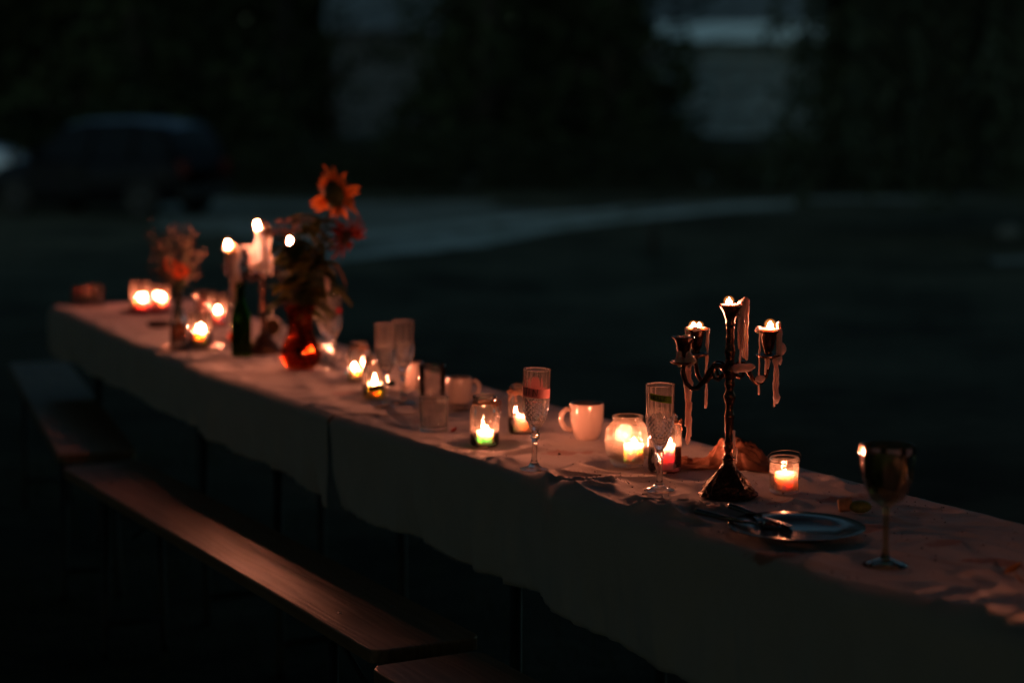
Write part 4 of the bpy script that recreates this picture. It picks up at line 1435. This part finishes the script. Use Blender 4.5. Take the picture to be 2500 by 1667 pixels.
def cutlery(name, label, a, b, z0, z1, fork):
    a, b = Vector((*a, z0)), Vector((*b, z1))
    d = (b - a); L = d.length; d.normalize()
    t = thing(name, label, name, a, 0, "cutlery left on the dark plate")
    q = Vector((1, 0, 0)).rotation_difference(d)
    t.rotation_mode = 'QUATERNION'; t.rotation_quaternion = q
    h = MB()
    h.tube([(0, 0, 0), (.004, 0, 0), (.05, 0, 0), (L * .52, 0, 0.001)], [.0045, .0058, .0052, .0030], 10, flat=1.0)
    h.build("handle", M['steel'], t)
    if fork:
        f = MB()
        f.tube([(L * .52, 0, .001), (L * .66, 0, .003), (L * .72, 0, .003)], [.003, .0028, .0075], 8, flat=.9)
        f.build("neck", M['steel'], t)
        for k in range(4):
            y = -.0075 + k * .005
            MB().tube([(L * .715, y * .8, .003), (L * .82, y, .0045), (L, y, .0005)], [.0016, .0014, .0007], 6).build("tine", M['steel'], t)
    else:
        bl = MB()
        vs = [(L * .52, -.004, .001), (L * .52, .004, .001), (L * .9, .0095, .001), (L, .003, .001), (L * .97, -.004, .001)]
        bl.add(vs + [(x, y, z + .0012) for x, y, z in vs], [(4, 3, 2, 1, 0), (5, 6, 7, 8, 9), (0, 1, 6, 5), (1, 2, 7, 6), (2, 3, 8, 7), (3, 4, 9, 8), (4, 0, 5, 9)], False)
        bl.build("blade", M['steel'], t)
cutlery("fork", "steel fork lying across the dark plate, handle over its rim", (.325, 3.462), (.480, 3.352), ZT + .028, ZT + .012, True)
cutlery("knife", "steel knife resting on the far rim of the dark plate", (.392, 3.520), (.490, 3.392), ZT + .026, ZT + .012, False)
fs_ = MB()
for i in range(7):
    fs_.ball((random.uniform(-.02, .02), random.uniform(-.013, .013), .004), random.uniform(.005, .010), 8, 5, (1.2, .9, .6), rf=lambda a, z, k: 1 + .2 * sin(3 * a + k))
tag(fs_.build("food_scrap", M['food'], None, (.462, 3.430, ZT + .007)), "brown leftover food on the dark plate", "food")

# small objects
cp_ = MB().lathe([(0, 0), (.011, 0), (.0125, .003), (.0125, .021), (.0115, .024), (0, .024)], 20, M=Matrix.Rotation(radians(82), 4, 'Y'))
tag(cp_.build("cork", M['cork'], None, (.600, 3.578, ZT + .0135)), "wine cork lying beside the lime wedge", "cork")
lm = MB().ball((0, 0, .012), .017, 14, 8, (1.25, .8, .7))
tag(lm.build("lime_wedge", M['lime'], None, (.638, 3.568, ZT + .002)), "squeezed dark green lime wedge behind the goblet", "lime")

def leaf_grid(L, W, curl=.3, n=6):
    P = []
    for i in range(n + 1):
        t = i / n
        w = W * sin(pi * min(1, t * .96 + .03)) ** .8 * (1 - .25 * t)
        row = []
        for k in (-1, -.5, 0, .5, 1):
            row.append((t * L, w * k * .5, -curl * L * t * t + .18 * W * abs(k) ** 1.4))
        P.append(row)
    return P
def leaf_mesh(name, L, W, mat, curl=.3):
    return sheet(leaf_grid(L, W, curl), name, mat)
for (x, y, L, rz, lab, mt) in ((.785, 3.093, .030, .4, "curled golden dry leaf near the right edge of the cloth", M['leaf_dry']), (.800, 3.03, .020, 2.2, "small dry leaf crumpled beside the golden leaf", M['leaf_dry']), (-.139, 4.44, .020, 1.0, "dark red petal lying beside the cut tumbler", M['petal_red']), (.16, 3.875, .018, .5, "dried brown petal fallen on the cloth before the round jar", M['leaf_dry'])):
    o = mk("dry_leaf", leaf_mesh("dry_leaf", L, L * .6, mt, -.5), None, None, (x, y, ZT + .004))
    o.rotation_euler = (.3, 0, rz)
    tag(o, lab, "leaf", "fallen leaves and petals on the cloth")

# crumpled napkin behind the candelabra
def napkin():
    P = []
    nu, nv = 90, 46
    for i in range(nu + 1):
        row = []
        for j in range(nv + 1):
            s, q = i / nu - .5, j / nv - .5
            x = s * .24 + .018 * mnoise.noise((s * 6, q * 6, 4))
            y = q * .12 + .02 * mnoise.noise((s * 7, q * 5, 8))
            e = (1 - (abs(s) * 2) ** 4) * (1 - (abs(q) * 2) ** 4)
            r1 = 1 - abs(mnoise.noise((s * 5.5 + q * 2, q * 4.5 - s * 2, 1)))
            r2 = 1 - abs(mnoise.noise((s * 13, q * 10, 3)))
            z = .004 + e * (.040 * r1 ** 4 + .012 * r2 ** 3) * (.75 + .6 * sin(s * 9 + 1.2))
            row.append((x, y, max(.002, z)))
        P.append(row)
    o = mk("napkin", sheet(P, "napkin", M['napkin']), None, None, (.452, 4.032, ZT + .002))
    o.rotation_euler = (0, 0, radians(-14))
    o.modifiers.new("thickness", 'SOLIDIFY').thickness = .0012
    tag(o, "crumpled rust brown linen napkin behind the near candelabra", "napkin")
napkin()
dk = MB().lathe([(0, 0), (.030, 0), (.036, .004), (.040, .018), (.038, .02), (.033, .008), (0, .006)], 30)
tag(dk.build("ashtray", M['dark_china'], None, (-1.177, 6.565, ZT + .002)), "small dark stoneware bowl in front of the two pink candles", "bowl")
tb = MB().lathe([(0, 0), (.012, .001), (.018, .009), (.019, .017), (.014, .027), (.004, .030), (0, .029)], 20)
tag(tb.build("tomato", M['tomato'], None, (-.874, 6.170, ZT + .002)), "small red tomato left of the green bottle", "tomato")

# crumbs
def crumbs():
    n = 620
    V, F = [], []
    k = 0
    while k < n:
        if random.random() < .8:
            u, w = random.gauss(.95, .45), random.uniform(0, .5)
        else:
            u, w = random.uniform(-.5, 2.4), random.uniform(.0, .45)
        p = T(u, w, ZT + fold(u, w) + .001)
        r = random.uniform(.0006, .0018) * (1.8 if random.random() < .08 else 1)
        b = len(V)
        for q in range(4):
            V.append((p.x + random.uniform(-r, r) * 1.6, p.y + random.uniform(-r, r) * 1.6, p.z + (r * 1.4 if q == 3 else random.uniform(-r, r) * .5)))
        F += [(b, b + 1, b + 2), (b, b + 1, b + 3), (b + 1, b + 2, b + 3), (b + 2, b, b + 3)]
        k += 1
    o = mk("crumbs", np_mesh("crumbs", V, F, M['crumb']), None)
    tag(o, "dark crumbs scattered over the near tablecloth", "crumbs", kind="stuff")
crumbs()

# ------------------------------------------------------------------ candelabra
def drip(mb, x, y, z0, z1, r0, r1, seed, n=9):
    rd = random.Random(seed)
    m = max(5, int((z0 - z1) / .008))
    pts, rad = [], []
    dx, dy = 0, 0
    for k in range(m + 1):
        t = k / m
        dx += rd.uniform(-.0009, .0009); dy += rd.uniform(-.0006, .0006)
        pts.append((x + dx, y + dy, z0 + (z1 - z0) * t))
        r = r0 + (r1 - r0) * t
        r *= 1 + .55 * mnoise.noise((t * 9 + seed, seed * 3.1, 0)) + .25 * mnoise.noise((t * 24, seed * 5.3, 2)) + (.5 * math.exp(-((t - .93) / .05) ** 2))
        rad.append(max(.0006, r))
    pts.insert(0, (x, y, z0 + r0 * .6)); rad.insert(0, r0 * .5)
    pts.append((x + dx, y + dy, z1 - rad[-1] * .9)); rad.append(rad[-1] * .4)
    mb.tube(pts, rad, n)

CUP = [(0, .000), (.0075, .000), (.0080, .003), (.0065, .006), (.0105, .012), (.0125, .022), (.0140, .033), (.0170, .041), (.0215, .0455), (.0220, .0470), (.0208, .0475), (.0150, .043), (.0115, .034), (0, .030)]
PAN = [(0, 0), (.006, 0), (.010, .002), (.020, .0045), (.0245, .0085), (.0250, .0100), (.0235, .0100), (.018, .0065), (.008, .005), (0, .005)]
def candelabra(label, loc, rz):
    t = thing("candelabra", label, "candelabra", loc, rz, "bronze candelabra on the table")
    bs = [(0, 0), (.050, 0), (.0545, .002), (.0550, .006), (.0500, .009), (.0470, .015), (.0420, .024), (.0350, .033), (.0265, .043), (.0185, .052), (.0130, .060), (.0105, .067), (.0120, .070), (0, .0705)]
    zz = [q[1] for q in bs[1:-1]]
    bs = [(0, 0)] + [(float(np.interp(z, zz, [q[0] for q in bs[1:-1]])), float(z)) for z in np.linspace(0, .070, 60)] + [(0, .0705)]
    def relief(a, z, k):
        if not .004 < z < .06: return 1
        n_ = mnoise.noise((cos(a) * 9, sin(a) * 9, z * 190))
        n2_ = mnoise.noise((cos(a) * 22, sin(a) * 22, z * 420))
        return 1 + .075 * n_ + .05 * n2_ + .05 * sin(8 * a + z * 130) * cos(5 * a - z * 90)
    MB().lathe(bs, 120, rf=relief).build("base", M['bronze_relief'], t)
    sp = [(0, .071), (.0115, .071), (.0125, .074), (.0085, .079), (.0070, .086), (.0095, .092), (.0105, .095), (.0080, .099), (.0092, .104), (.0098, .107), (.0070, .110), (.0078, .125), (.0085, .150), (.0100, .155), (.0090, .159), (.0070, .166), (.0072, .176), (.0090, .183), (.0115, .190), (.0120, .194), (.0085, .201), (.0072, .208), (.0095, .214), (.0100, .218), (.0075, .224), (.0110, .231), (.0130, .240), (.0130, .250), (.0095, .256), (.0080, .262), (.0085, .270), (.0105, .277), (.0100, .283), (.0078, .291), (.0072, .298), (.0085, .302), (.0080, .306), (.0070, .314), (.0082, .321), (.0088, .324), (.0078, .328)]
    MB().lathe(sp + [(0, .3285)], 24).build("stem", M['bronze'], t)
    def cup(parent, c, tall=1.0):
        MB().lathe([(r, z * tall) for r, z in CUP], 28, c).build("candle_cup", M['bronze'], parent)
    # tall centre socket
    MB().lathe([(0, .329), (.0085, .329), (.0095, .333), (.0085, .337), (.0115, .345), (.0140, .353), (.0185, .3605), (.0220, .3640), (.0225, .3660), (.0210, .3665), (.0150, .362), (.0110, .352), (0, .350)], 28).build("candle_cup", M['bronze'], t)
    for (ex, ey) in ((-.092, -.040), (-.057, .082), (.080, .060)):
        R = sqrt(ex * ex + ey * ey); d = Vector((ex / R, ey / R, 0))
        pr = [(.010, .243), (.022, .253), (.034, .254), (.045, .243), (.056, .225), (.070, .213), (.083, .213), (.094, .224), (R, .243), (R, .256)]
        pts = []
        for i in range(len(pr) - 1):
            for q in (0, .5):
                pts.append(d * (pr[i][0] + (pr[i + 1][0] - pr[i][0]) * q) + Vector((0, 0, pr[i][1] + (pr[i + 1][1] - pr[i][1]) * q)))
        pts.append(Vector((ex, ey, .256)))
        a = MB()
        a.tube(pts, [.0052] * 5 + [.0046] * (len(pts) - 7) + [.0040, .0048], 10)
        # scroll under the shoulder
        a.tube([d * .040 + Vector((0, 0, .246)), d * .034 + Vector((0, 0, .230)), d * .024 + Vector((0, 0, .226)), d * .018 + Vector((0, 0, .233))], [.0025, .003, .0035, .0045], 8)
        arm = a.build("arm", M['bronze'], t)
        MB().lathe(PAN, 28, (ex, ey, .2555)).build("drip_pan", M['bronze'], arm)
        cup(arm, (ex, ey, .2645))
    return t

def spent_candle(label, base, pool, drips, flames, mat=None, stub=0.0, chunk=None, dmat=None):
    """wax pool in a socket, with its drips and flame; coordinates relative to the candelabra's base"""
    t = thing("candle", label, "candle", base, 0, "burnt down candles in the candelabra")
    px, py, pz, pr = pool
    mb = MB()
    ph = random.uniform(0, 6)
    wob = lambda a, z, k: 1 + .06 * sin(2 * a + ph) + .05 * sin(5 * a + 1.7 * ph)
    mb.lathe([(0, -.004), (pr * .7, -.003), (pr * .98, .0), (pr * 1.02, .002), (pr * .92, .0045), (pr * .6, .004 + stub), (pr * .42, .003 + stub), (0, .0025 + stub)], 30, (px, py, pz), rf=wob)
    for k in range(3):
        a = random.uniform(0, 6.28)
        mb.ball((px + cos(a) * pr * .93, py + sin(a) * pr * .93, pz + .003), random.uniform(.003, .0055), 8, 6, (1.2, 1.2, 1))
    if chunk:
        for (c, r_, sq) in chunk:
            MB().ball((0, 0, 0), r_, 14, 9, sq, rf=lambda a, z, k: 1 + .14 * sin(3 * a + z * 300 + r_ * 999)).build("wax_lump", M['wax_drip'], t, c)
    mb.build("wax", mat or M['wax_drip'], t)
    dm = MB()
    for i, d in enumerate(drips):
        if d[2] < .15:                      # a run of wax on the foot of the stem
            lone = MB()
            drip(lone, *d, seed=i + 3)
            lone.build("wax_drip", M['wax_drip'], t)
            continue
        drip(dm, *d, seed=i * 7 + int(px * 1000) % 91)
    if drips: dm.build("wax_drip", dmat or M['wax_drip'], t)
    for f in flames:
        add_flame(t, (px + f[0], py + f[1], pz + .003 + stub + f[2]), f[3], f[4], mat='flame' if f[3] > .02 else 'flame_low')
    return t

CB = (.413, 3.724, ZT + .0015)
candelabra("bronze candelabra with long wax drips on the near cloth", CB, 0)
spent_candle("burnt down candle in the tall centre socket of the near candelabra", CB, (0, 0, .3645, .0205),
             [(.019, -.006, .373, .305, .0048, .0030, 0)[:6], (.024, -.002, .376, .286, .0062, .0035, 0)[:6], (.029, .002, .378, .270, .0060, .0028, 0)[:6], (.032, .004, .365, .263, .0042, .0022, 0)[:6], (.023, -.006, .345, .258, .0030, .0016, 0)[:6], (.015, -.009, .345, .285, .0042, .0018, 0)[:6], (.026, -.010, .330, .268, .0022, .0012, 0)[:6], (.008, -.0085, .128, .082, .0030, .0024, 0)[:6], (.013, -.0095, .094, .066, .0026, .0014, 0)[:6]],
             [(-.004, -.006, -.0015, .0150, .0062)],
             chunk=[((.020, -.004, .370), .0060, (1.3, 1, 1.2)), ((.026, 0, .373), .0060, (1, 1, 1.4)), ((.012, -.006, .367), .005, (1.4, 1, .8)),
                    ((.022, -.012, .249), .011, (1.9, .9, .75)), ((.036, -.010, .251), .008, (1.3, .9, .8)), ((.012, -.014, .246), .008, (1.2, .9, .8))])
spent_candle("burnt down candle in the lit left socket of the near candelabra", CB, (-.057, .082, .3115, .0210),
             [(-.074, .072, .312, .200, .0045, .0065, 0)[:6], (-.071, .070, .230, .090, .0068, .0028, 0)[:6], (-.077, .071, .205, .125, .0036, .0016, 0)[:6], (-.067, .069, .170, .105, .0040, .0024, 0)[:6], (-.0365, .079, .313, .160, .0030, .0022, 0)[:6], (-.0335, .078, .312, .298, .0034, .002, 0)[:6]],
             [(-.006, -.008, -.0020, .013, .0056), (.005, -.008, -.0020, .012, .0054)])
spent_candle("burnt down candle in the right hand socket of the near candelabra", CB, (.080, .060, .3115, .0215),
             [(.0985, .052, .326, .255, .0044, .0042, 0)[:6], (.103, .053, .315, .248, .0034, .0026, 0)[:6], (.0625, .050, .312, .190, .0015, .0018, 0)[:6], (.0735, .046, .262, .229, .0028, .0016, 0)[:6], (.080, .044, .258, .240, .0024, .0016, 0)[:6], (.0935, .050, .262, .175, .0062, .0044, 0)[:6], (.0925, .050, .205, .167, .0042, .0018, 0)[:6]],
             [(.002, -.008, -.0010, .0175, .0070)],
             chunk=[((.060, .052, .313), .0058, (1.2, 1, .9)), ((.099, .052, .323), .0048, (.9, .9, 1.7)), ((.106, .060, .276), .008, (1, .8, 1.6)), ((.062, .030, .222), .006, (1.6, .7, 1.2))])
spent_candle("unlit wax stub in the nearest left socket of the near candelabra", CB, (-.092, -.040, .3075, .0120),
             [(-.100, -.052, .283, .262, .0050, .0058, 0)[:6], (-.082, -.054, .282, .262, .0055, .0062, 0)[:6]], [],
             chunk=[((-.088, -.046, .312), .0050, (1.1, .9, .9)), ((-.099, -.055, .269), .0085, (1.2, .7, .9)), ((-.080, -.056, .269), .0090, (1.2, .7, .9))])

CB2 = (-.742, 5.880, ZT + .0015)
candelabra("bronze candelabra with thick wax between green bottle and red vase", CB2, radians(-4))
M['wax_thick'] = wax_mat("thick_candle_wax", (0.93, 0.82, 0.76), 0.85, 0.05)
spent_candle("thick wax covered candle in the centre socket of the far candelabra", CB2, (-.004, 0, .366, .020),
             [(-.004, -.016, .366, .262, .012, .013, 0)[:6], (.006, -.020, .372, .250, .014, .015, 0)[:6], (.017, -.012, .378, .262, .011, .012, 0)[:6], (-.014, -.012, .34, .25, .007, .008, 0)[:6], (.004, -.019, .31, .235, .008, .006, 0)[:6], (.026, -.006, .29, .235, .006, .004, 0)[:6]],
             [(-.010, -.004, .003, .025, .0066)], mat=M['wax_cream'], dmat=M['wax_thick'], chunk=[((.014, -.005, .374), .010, (1, 1, 1.6))])
spent_candle("candle with a thick wax column in the left socket of the far candelabra", CB2, (-.092, -.040, .3115, .019),
             [(-.078, -.058, .328, .150, .0100, .014, 0)[:6], (-.071, -.054, .316, .155, .011, .012, 0)[:6], (-.070, -.055, .20, .105, .011, .006, 0)[:6], (-.100, -.055, .31, .24, .004, .003, 0)[:6]],
             [(-.004, -.004, .003, .025, .0066)], mat=M['wax_cream'], dmat=M['wax_thick'])
spent_candle("candle flame beside the bouquet in the right socket of the far candelabra", CB2, (.080, .060, .3115, .019),
             [(.092, .048, .316, .255, .006, .006, 0)[:6], (.070, .044, .312, .27, .005, .004, 0)[:6]],
             [(-.004, -.006, .004, .025, .0066)], mat=M['wax_cream'], dmat=M['wax_thick'])
spent_candle("unlit wax stub in the back socket of the far candelabra", CB2, (-.057, .082, .3115, .017),
             [(-.045, .07, .31, .24, .006, .006, 0)[:6]], [], mat=M['wax_cream'])

# ------------------------------------------------------------------ far end glasses and candles
tumbler("candle_glass", "bright glass with a candle on the dark round dish", -.958, 6.052, .034, .106, M['jar_glass'], taper=1.08, group="glasses holding lit candles")
candle("white candle in the bright glass on the dark dish", -.960, 6.052, .026, .040, M['wax_white'], z=ZT + .013, fh=.018, fr=.0052, group="candles at the far end", extra=(.010, 0))
for o in list(COL.objects):
    pass
tumbler("candle_glass", "glass with a pink candle behind the far bronze candelabra", -.985, 6.601, .0265, .108, M['rose_glass'], taper=1.05, group="glasses holding lit candles")
candle("pink candle in the glass beyond the dark dish", -.985, 6.601, .022, .040, M['wax_pink'], z=ZT + .013, fh=.018, fr=.005, group="candles at the far end")
tumbler("candle_glass", "rosy empty glass left of the pink candle glass", -1.040, 6.690, .033, .108, M['rose_glass'], taper=1.05, group="glasses holding lit candles")
tumbler("candle_glass", "wider glass with a pink candle on the red plate", -1.318, 7.005, .0325, .112, M['rose_glass'], taper=1.05, group="glasses holding lit candles")
candle("pink candle in the wider glass on the red plate", -1.312, 7.000, .027, .036, M['wax_pink'], z=ZT + .018, fh=.018, fr=.0055, group="candles at the far end", extra=(.013, .004))
tumbler("candle_glass", "narrower glass with a pink candle on the red plate", -1.250, 7.035, .025, .095, M['rose_glass'], taper=1.05, group="glasses holding lit candles")
candle("pink candle in the narrower glass on the red plate", -1.248, 7.030, .021, .036, M['wax_pink'], z=ZT + .018, fh=.018, fr=.0052, group="candles at the far end")

# green bottle
bt = [(0, .002), (.026, 0), (.0290, .002), (.0300, .008), (.0300, .105), (.0285, .122), (.0220, .142), (.0150, .160), (.0130, .175), (.0125, .205), (.0145, .208), (.0145, .217), (.0130, .219), (.0095, .219), (.0095, .175), (.0120, .160), (.0255, .120), (.0270, .100), (.0265, .010), (0, .008)]
tag(MB().lathe(bt, 32).build("wine_bottle", M['green_glass'], None, (-.798, 5.800, ZT + .0015)), "dark green glass bottle before the far candelabra", "bottle")
# candle lantern of red glass behind the vase
tumbler("candle_glass", "small glass with a candle directly behind the red vase", -.578, 5.668, .030, .058, M['jar_glass'], taper=1.05, group="glasses holding lit candles")
candle("small candle glowing through the red vase", -.578, 5.668, .022, .022, M['wax_cream'], z=ZT + .013, fh=.020, fr=.006, group="candles at the far end")

# ------------------------------------------------------------------ flowers
VZ = (-.594, 5.531, ZT + .0015)
vp = [(0, .003), (.034, 0), (.038, .003), (.047, .015), (.0545, .034), (.056, .046), (.053, .062), (.045, .082), (.038, .100), (.034, .118), (.0335, .135), (.037, .155), (.044, .172), (.050, .182), (.048, .183), (.041, .171), (.034, .152), (.0305, .134), (.031, .118), (.035, .099), (.042, .081), (.050, .060), (.0525, .046), (.051, .034), (.044, .018), (.030, .012), (0, .011)]
tag(MB().lathe(vp, 40, rf=lambda a, z, k: 1 + .02 * cos(8 * a)).build("glass_vase", M['red_glass'], None, VZ), "ruby red bulbous glass vase holding the sunflower bouquet", "vase")

def orient(o, d, roll=0.0):
    d = Vector(d).normalized()
    q = Vector((0, 0, 1)).rotation_difference(d)
    o.rotation_mode = 'QUATERNION'
    o.rotation_quaternion = q @ Matrix.Rotation(roll, 4, 'Z').to_quaternion()

def flower(name, label, base, head, face, r, nump, petal_mat, disc_mat, disc_r, stem_pts, layers=2, leaves=(), group="flowers standing in the red vase", petal_w=.34, cup=.25, calyx=False):
    t = thing(name, label, "flower", base, 0, group)
    pts = [Vector(p) for p in stem_pts] + [Vector(head)]
    fine = []
    for i in range(len(pts) - 1):
        for k in range(4):
            fine.append(pts[i].lerp(pts[i + 1], k / 4))
    fine.append(pts[-1])
    MB().tube(fine, .0035, 7).build("stem", M['stem'], t)
    d = MB().lathe([(0, -.008), (disc_r * .7, -.007), (disc_r, -.002), (disc_r * .95, .004), (disc_r * .6, .007), (0, .006)], 22).build("seed_disc", disc_mat, t, head)
    orient(d, face)
    if calyx:
        f_ = Vector(face).normalized()
        cx = MB().lathe([(0, -.022), (.012, -.020), (.030, -.012), (.040, -.003), (.038, 0), (0, -.004)], 22, rf=lambda a, z, k: 1 + .12 * sin(9 * a)).build("calyx", M['leaf'], t, Vector(head))
        orient(cx, face)
    me = leaf_mesh("petal", r - disc_r * .8, r * petal_w, petal_mat, cup)
    q0 = Vector((0, 0, 1)).rotation_difference(Vector(face).normalized())
    for l in range(layers):
        for i in range(nump):
            a = 2 * pi * (i + .5 * l) / nump + random.uniform(-.09, .09)
            o = mk("petal", me, None, t)
            o.rotation_mode = 'QUATERNION'
            rr = (Matrix.Rotation(a, 4, 'Z') @ Matrix.Rotation(random.uniform(-.75, .45) - .2 * l, 4, 'Y') @ Matrix.Rotation(random.uniform(-.3, .3), 4, 'X')).to_quaternion()
            o.rotation_quaternion = q0 @ rr
            o.location = Vector(head) + q0 @ Vector((cos(a) * disc_r * .85, sin(a) * disc_r * .85, -.002 * l))
            s = random.uniform(.68, 1.25)
            o.scale = (s, s * random.uniform(.7, 1.05), s)
    for (p, dr, L, W, mt) in leaves:
        o = mk("leaf", leaf_mesh("leaf", L, W, mt, .35), None, t, p)
        o.rotation_mode = 'QUATERNION'
        dr = Vector(dr).normalized()
        o.rotation_quaternion = dr.to_track_quat('X', 'Z')
    return t

def big_leaves(n, zr, xr, seed, mats, L=(.05, .095)):
    rd = random.Random(seed)
    out = []
    for i in range(n):
        z = rd.uniform(*zr); x = rd.uniform(*xr); y = rd.uniform(-.05, .05)
        a = rd.uniform(0, 2 * pi)
        l = rd.uniform(*L)
        out.append(((x * .5, y * .5, z), (cos(a) * .8 + x * 4, sin(a) * .8, rd.uniform(-.5, .5)), l, l * rd.uniform(.45, .65), rd.choice(mats)))
    return out

flower("sunflower", "tall sunflower with orange petals at the top of the bouquet", VZ, (.100, 0, .490), (.55, .72, .10), .076, 19, M['petal'], M['seed'], .036,
       [(.005, 0, .03), (.015, .0, .18), (.055, .01, .36), (.085, .02, .44)], calyx=True, leaves=[((.055 + .02 * sin(i * 2.1), .01 * cos(i), .24 + .012 * i), (cos(i * 2.4), .6 * sin(i * 1.7), .35 * sin(i * 3.3)), .075, .042, M['leaf']) for i in range(16)] + big_leaves(26, (.17, .42), (-.06, .10), 2, [M['leaf'], M['leaf'], M['leaf_olive']]))
flower("sunflower", "drooping dark red flower hanging on the right of the bouquet", VZ, (.128, .0, .372), (.85, -.55, -.45), .066, 14, M['petal_red'], M['seed'], .024,
       [(.01, .005, .03), (.02, .01, .18), (.07, .02, .38), (.115, .015, .405)], leaves=[((.09, 0, .30), (1, -.2, -.9), .075, .022, M['leaf_dry']), ((.085, .0, .225), (1, -.3, -.35), .075, .036, M['leaf_olive']), ((.07, -.01, .275), (.35, -.3, -1), .06, .022, M['petal_pale'])] + big_leaves(20, (.17, .36), (-.02, .09), 5, [M['leaf'], M['leaf'], M['leaf_olive']]), petal_w=.3)

def blossom_cluster(label, base, stem_pts, c, ext, n, seed, mat, br=.009):
    rd = random.Random(seed)
    t = thing("blossom_sprig", label, "flower", base, 0, "flowers standing in the red vase")
    mb = MB()
    pts = [Vector(p) for p in stem_pts] + [Vector(c)]
    mb.tube(pts, .0028, 6)
    heads = []
    for i in range(n):
        p = Vector(c) + Vector((rd.uniform(-1, 1) * ext[0], rd.uniform(-1, 1) * ext[1], rd.uniform(-.6, 1) * ext[2]))
        heads.append(p)
        mb.tube([Vector(c) - Vector((0, 0, .03)), p], .001, 5)
    mb.build("stem", M['stem'], t)
    fm = MB()
    for k in range(5):
        a = 2 * pi * k / 5
        fm.ball((cos(a) * br * .6, sin(a) * br * .6, 0), br * .55, 6, 4, (1, 1, .5))
    me = fm.mesh("blossom")
    for p in heads:
        o = mk("blossom", me, mat, t, p)
        o.rotation_euler = (rd.uniform(0, 1.2), rd.uniform(-1, 1), rd.uniform(0, 6))
    for (p, dr, L, W, mt) in big_leaves(26, (.16, .37), (-.055, .08), seed + 1, [M['leaf'], M['leaf'], M['leaf_olive']]) + big_leaves(7, (.06, .15), (-.012, .012), seed + 40, [M['leaf']], (.03, .05)):
        o = mk("leaf", leaf_mesh("leaf", L, W, mt, .35), None, t, p)
        o.rotation_mode = 'QUATERNION'
        o.rotation_quaternion = Vector(dr).normalized().to_track_quat('X', 'Z')
    return t
bs_ = blossom_cluster("pale pink blossom cluster on the left of the bouquet", VZ, [(0, 0, .03), (-.005, 0, .18), (-.03, -.01, .32)], (-.050, -.01, .392), (.052, .03, .028), 26, 4, M['petal_pale'])
o = mk("leaf", leaf_mesh("leaf", .095, .016, M['petal_pale'], .15), None, bs_, (-.035, -.02, .418))
o.rotation_euler = (0, radians(-6), 0)
blossom_cluster("yellow green foliage sprig in the heart of the bouquet", VZ, [(0, 0, .03), (0, -.005, .18)], (.002, -.03, .300), (.035, .03, .03), 14, 9, M['leaf_olive'], .014)

# second bouquet in a bottle vase
V2 = (-1.010, 5.965, ZT + .0085)
v2 = [(0, .002), (.022, 0), (.0255, .004), (.0265, .012), (.0260, .075), (.0230, .092), (.0150, .110), (.0125, .125), (.0128, .150), (.0165, .165), (.0150, .166), (.0110, .150), (.0108, .125), (.0130, .111), (.0210, .091), (.0240, .075), (.0240, .012), (0, .008)]
bv = thing("bottle_vase", "small clear bottle vase with amber water on the dark dish", "vase", V2)
MB().lathe(v2, 32).build("glass_body", M['jar_glass'], bv)
MB().lathe([(0, .0085), (.0236, .0125), (.0238, .074), (0, .0745)], 28).build("water", M['brown_glass'], bv)
for (hx, hy, hz_, fx, lab) in ((-.016, -.01, .250, -.2, "orange red dahlia higher in the bottle vase"), (.012, -.012, .232, .35, "orange red dahlia lower in the bottle vase")):
    flower("dahlia", lab, V2, (hx, hy, hz_), (fx, -1, .25), .026, 11, M['petal_orange'], M['petal_red'], .008, [(0, 0, .02), (hx * .4, 0, .15)], layers=3, group="flowers in the bottle vase", petal_w=.5, cup=-.2)
def sprig(label, seed, spread, mat):
    rd = random.Random(seed)
    t = thing("dry_sprig", label, "plant", V2, 0, "flowers in the bottle vase")
    mb = MB(); lv = []
    for i in range(12):
        a = rd.uniform(-1, 1)
        e = Vector((a * spread + rd.uniform(-.02, .02), rd.uniform(-.05, .05), rd.uniform(.22, .375)))
        m_ = Vector((e.x * .35, e.y * .4, .20))
        mb.tube([(0, 0, .02), (0, 0, .15), m_, e], [.0015, .0014, .0012, .0005], 5)
        for k in range(26):
            q = rd.uniform(.05, 1.05)
            p = m_.lerp(e, q) + Vector((rd.gauss(0, .009), rd.gauss(0, .009), rd.gauss(0, .009)))
            lv.append(p)
    mb.build("stem", M['stem'], t)
    fm = MB()
    for p in lv:
        d = Vector((rd.gauss(0, 1), rd.gauss(0, 1), rd.gauss(0, 1))).normalized()
        b = d.orthogonal().normalized()
        L = rd.uniform(.007, .016)
        fm.add([p, p + d * L * .5 + b * L * .28, p + d * L, p + d * L * .5 - b * L * .28], [(0, 1, 2, 3)], False)
    o = fm.build("foliage", mat, t)
    o["kind"] = "stuff"
sprig("feathery russet sprig spreading to the left in the bottle vase", 3, -.085, M['sprig'])
sprig("thin russet sprig spreading to the right in the bottle vase", 8, .10, M['sprig'])

# a further candle jar standing on the near end of the table, past the picture's edge
jar("candle_jar", "glass jar with a candle at the near end of the table", *T(-.13, .13)[:2], .0325, .112, .0245, .082, M['jar_glass'], twine=1.0)
candle("cream candle in the jar at the near end", *T(-.13, .13)[:2], .022, .040, M['wax_cream'], fh=.020, fr=.006)
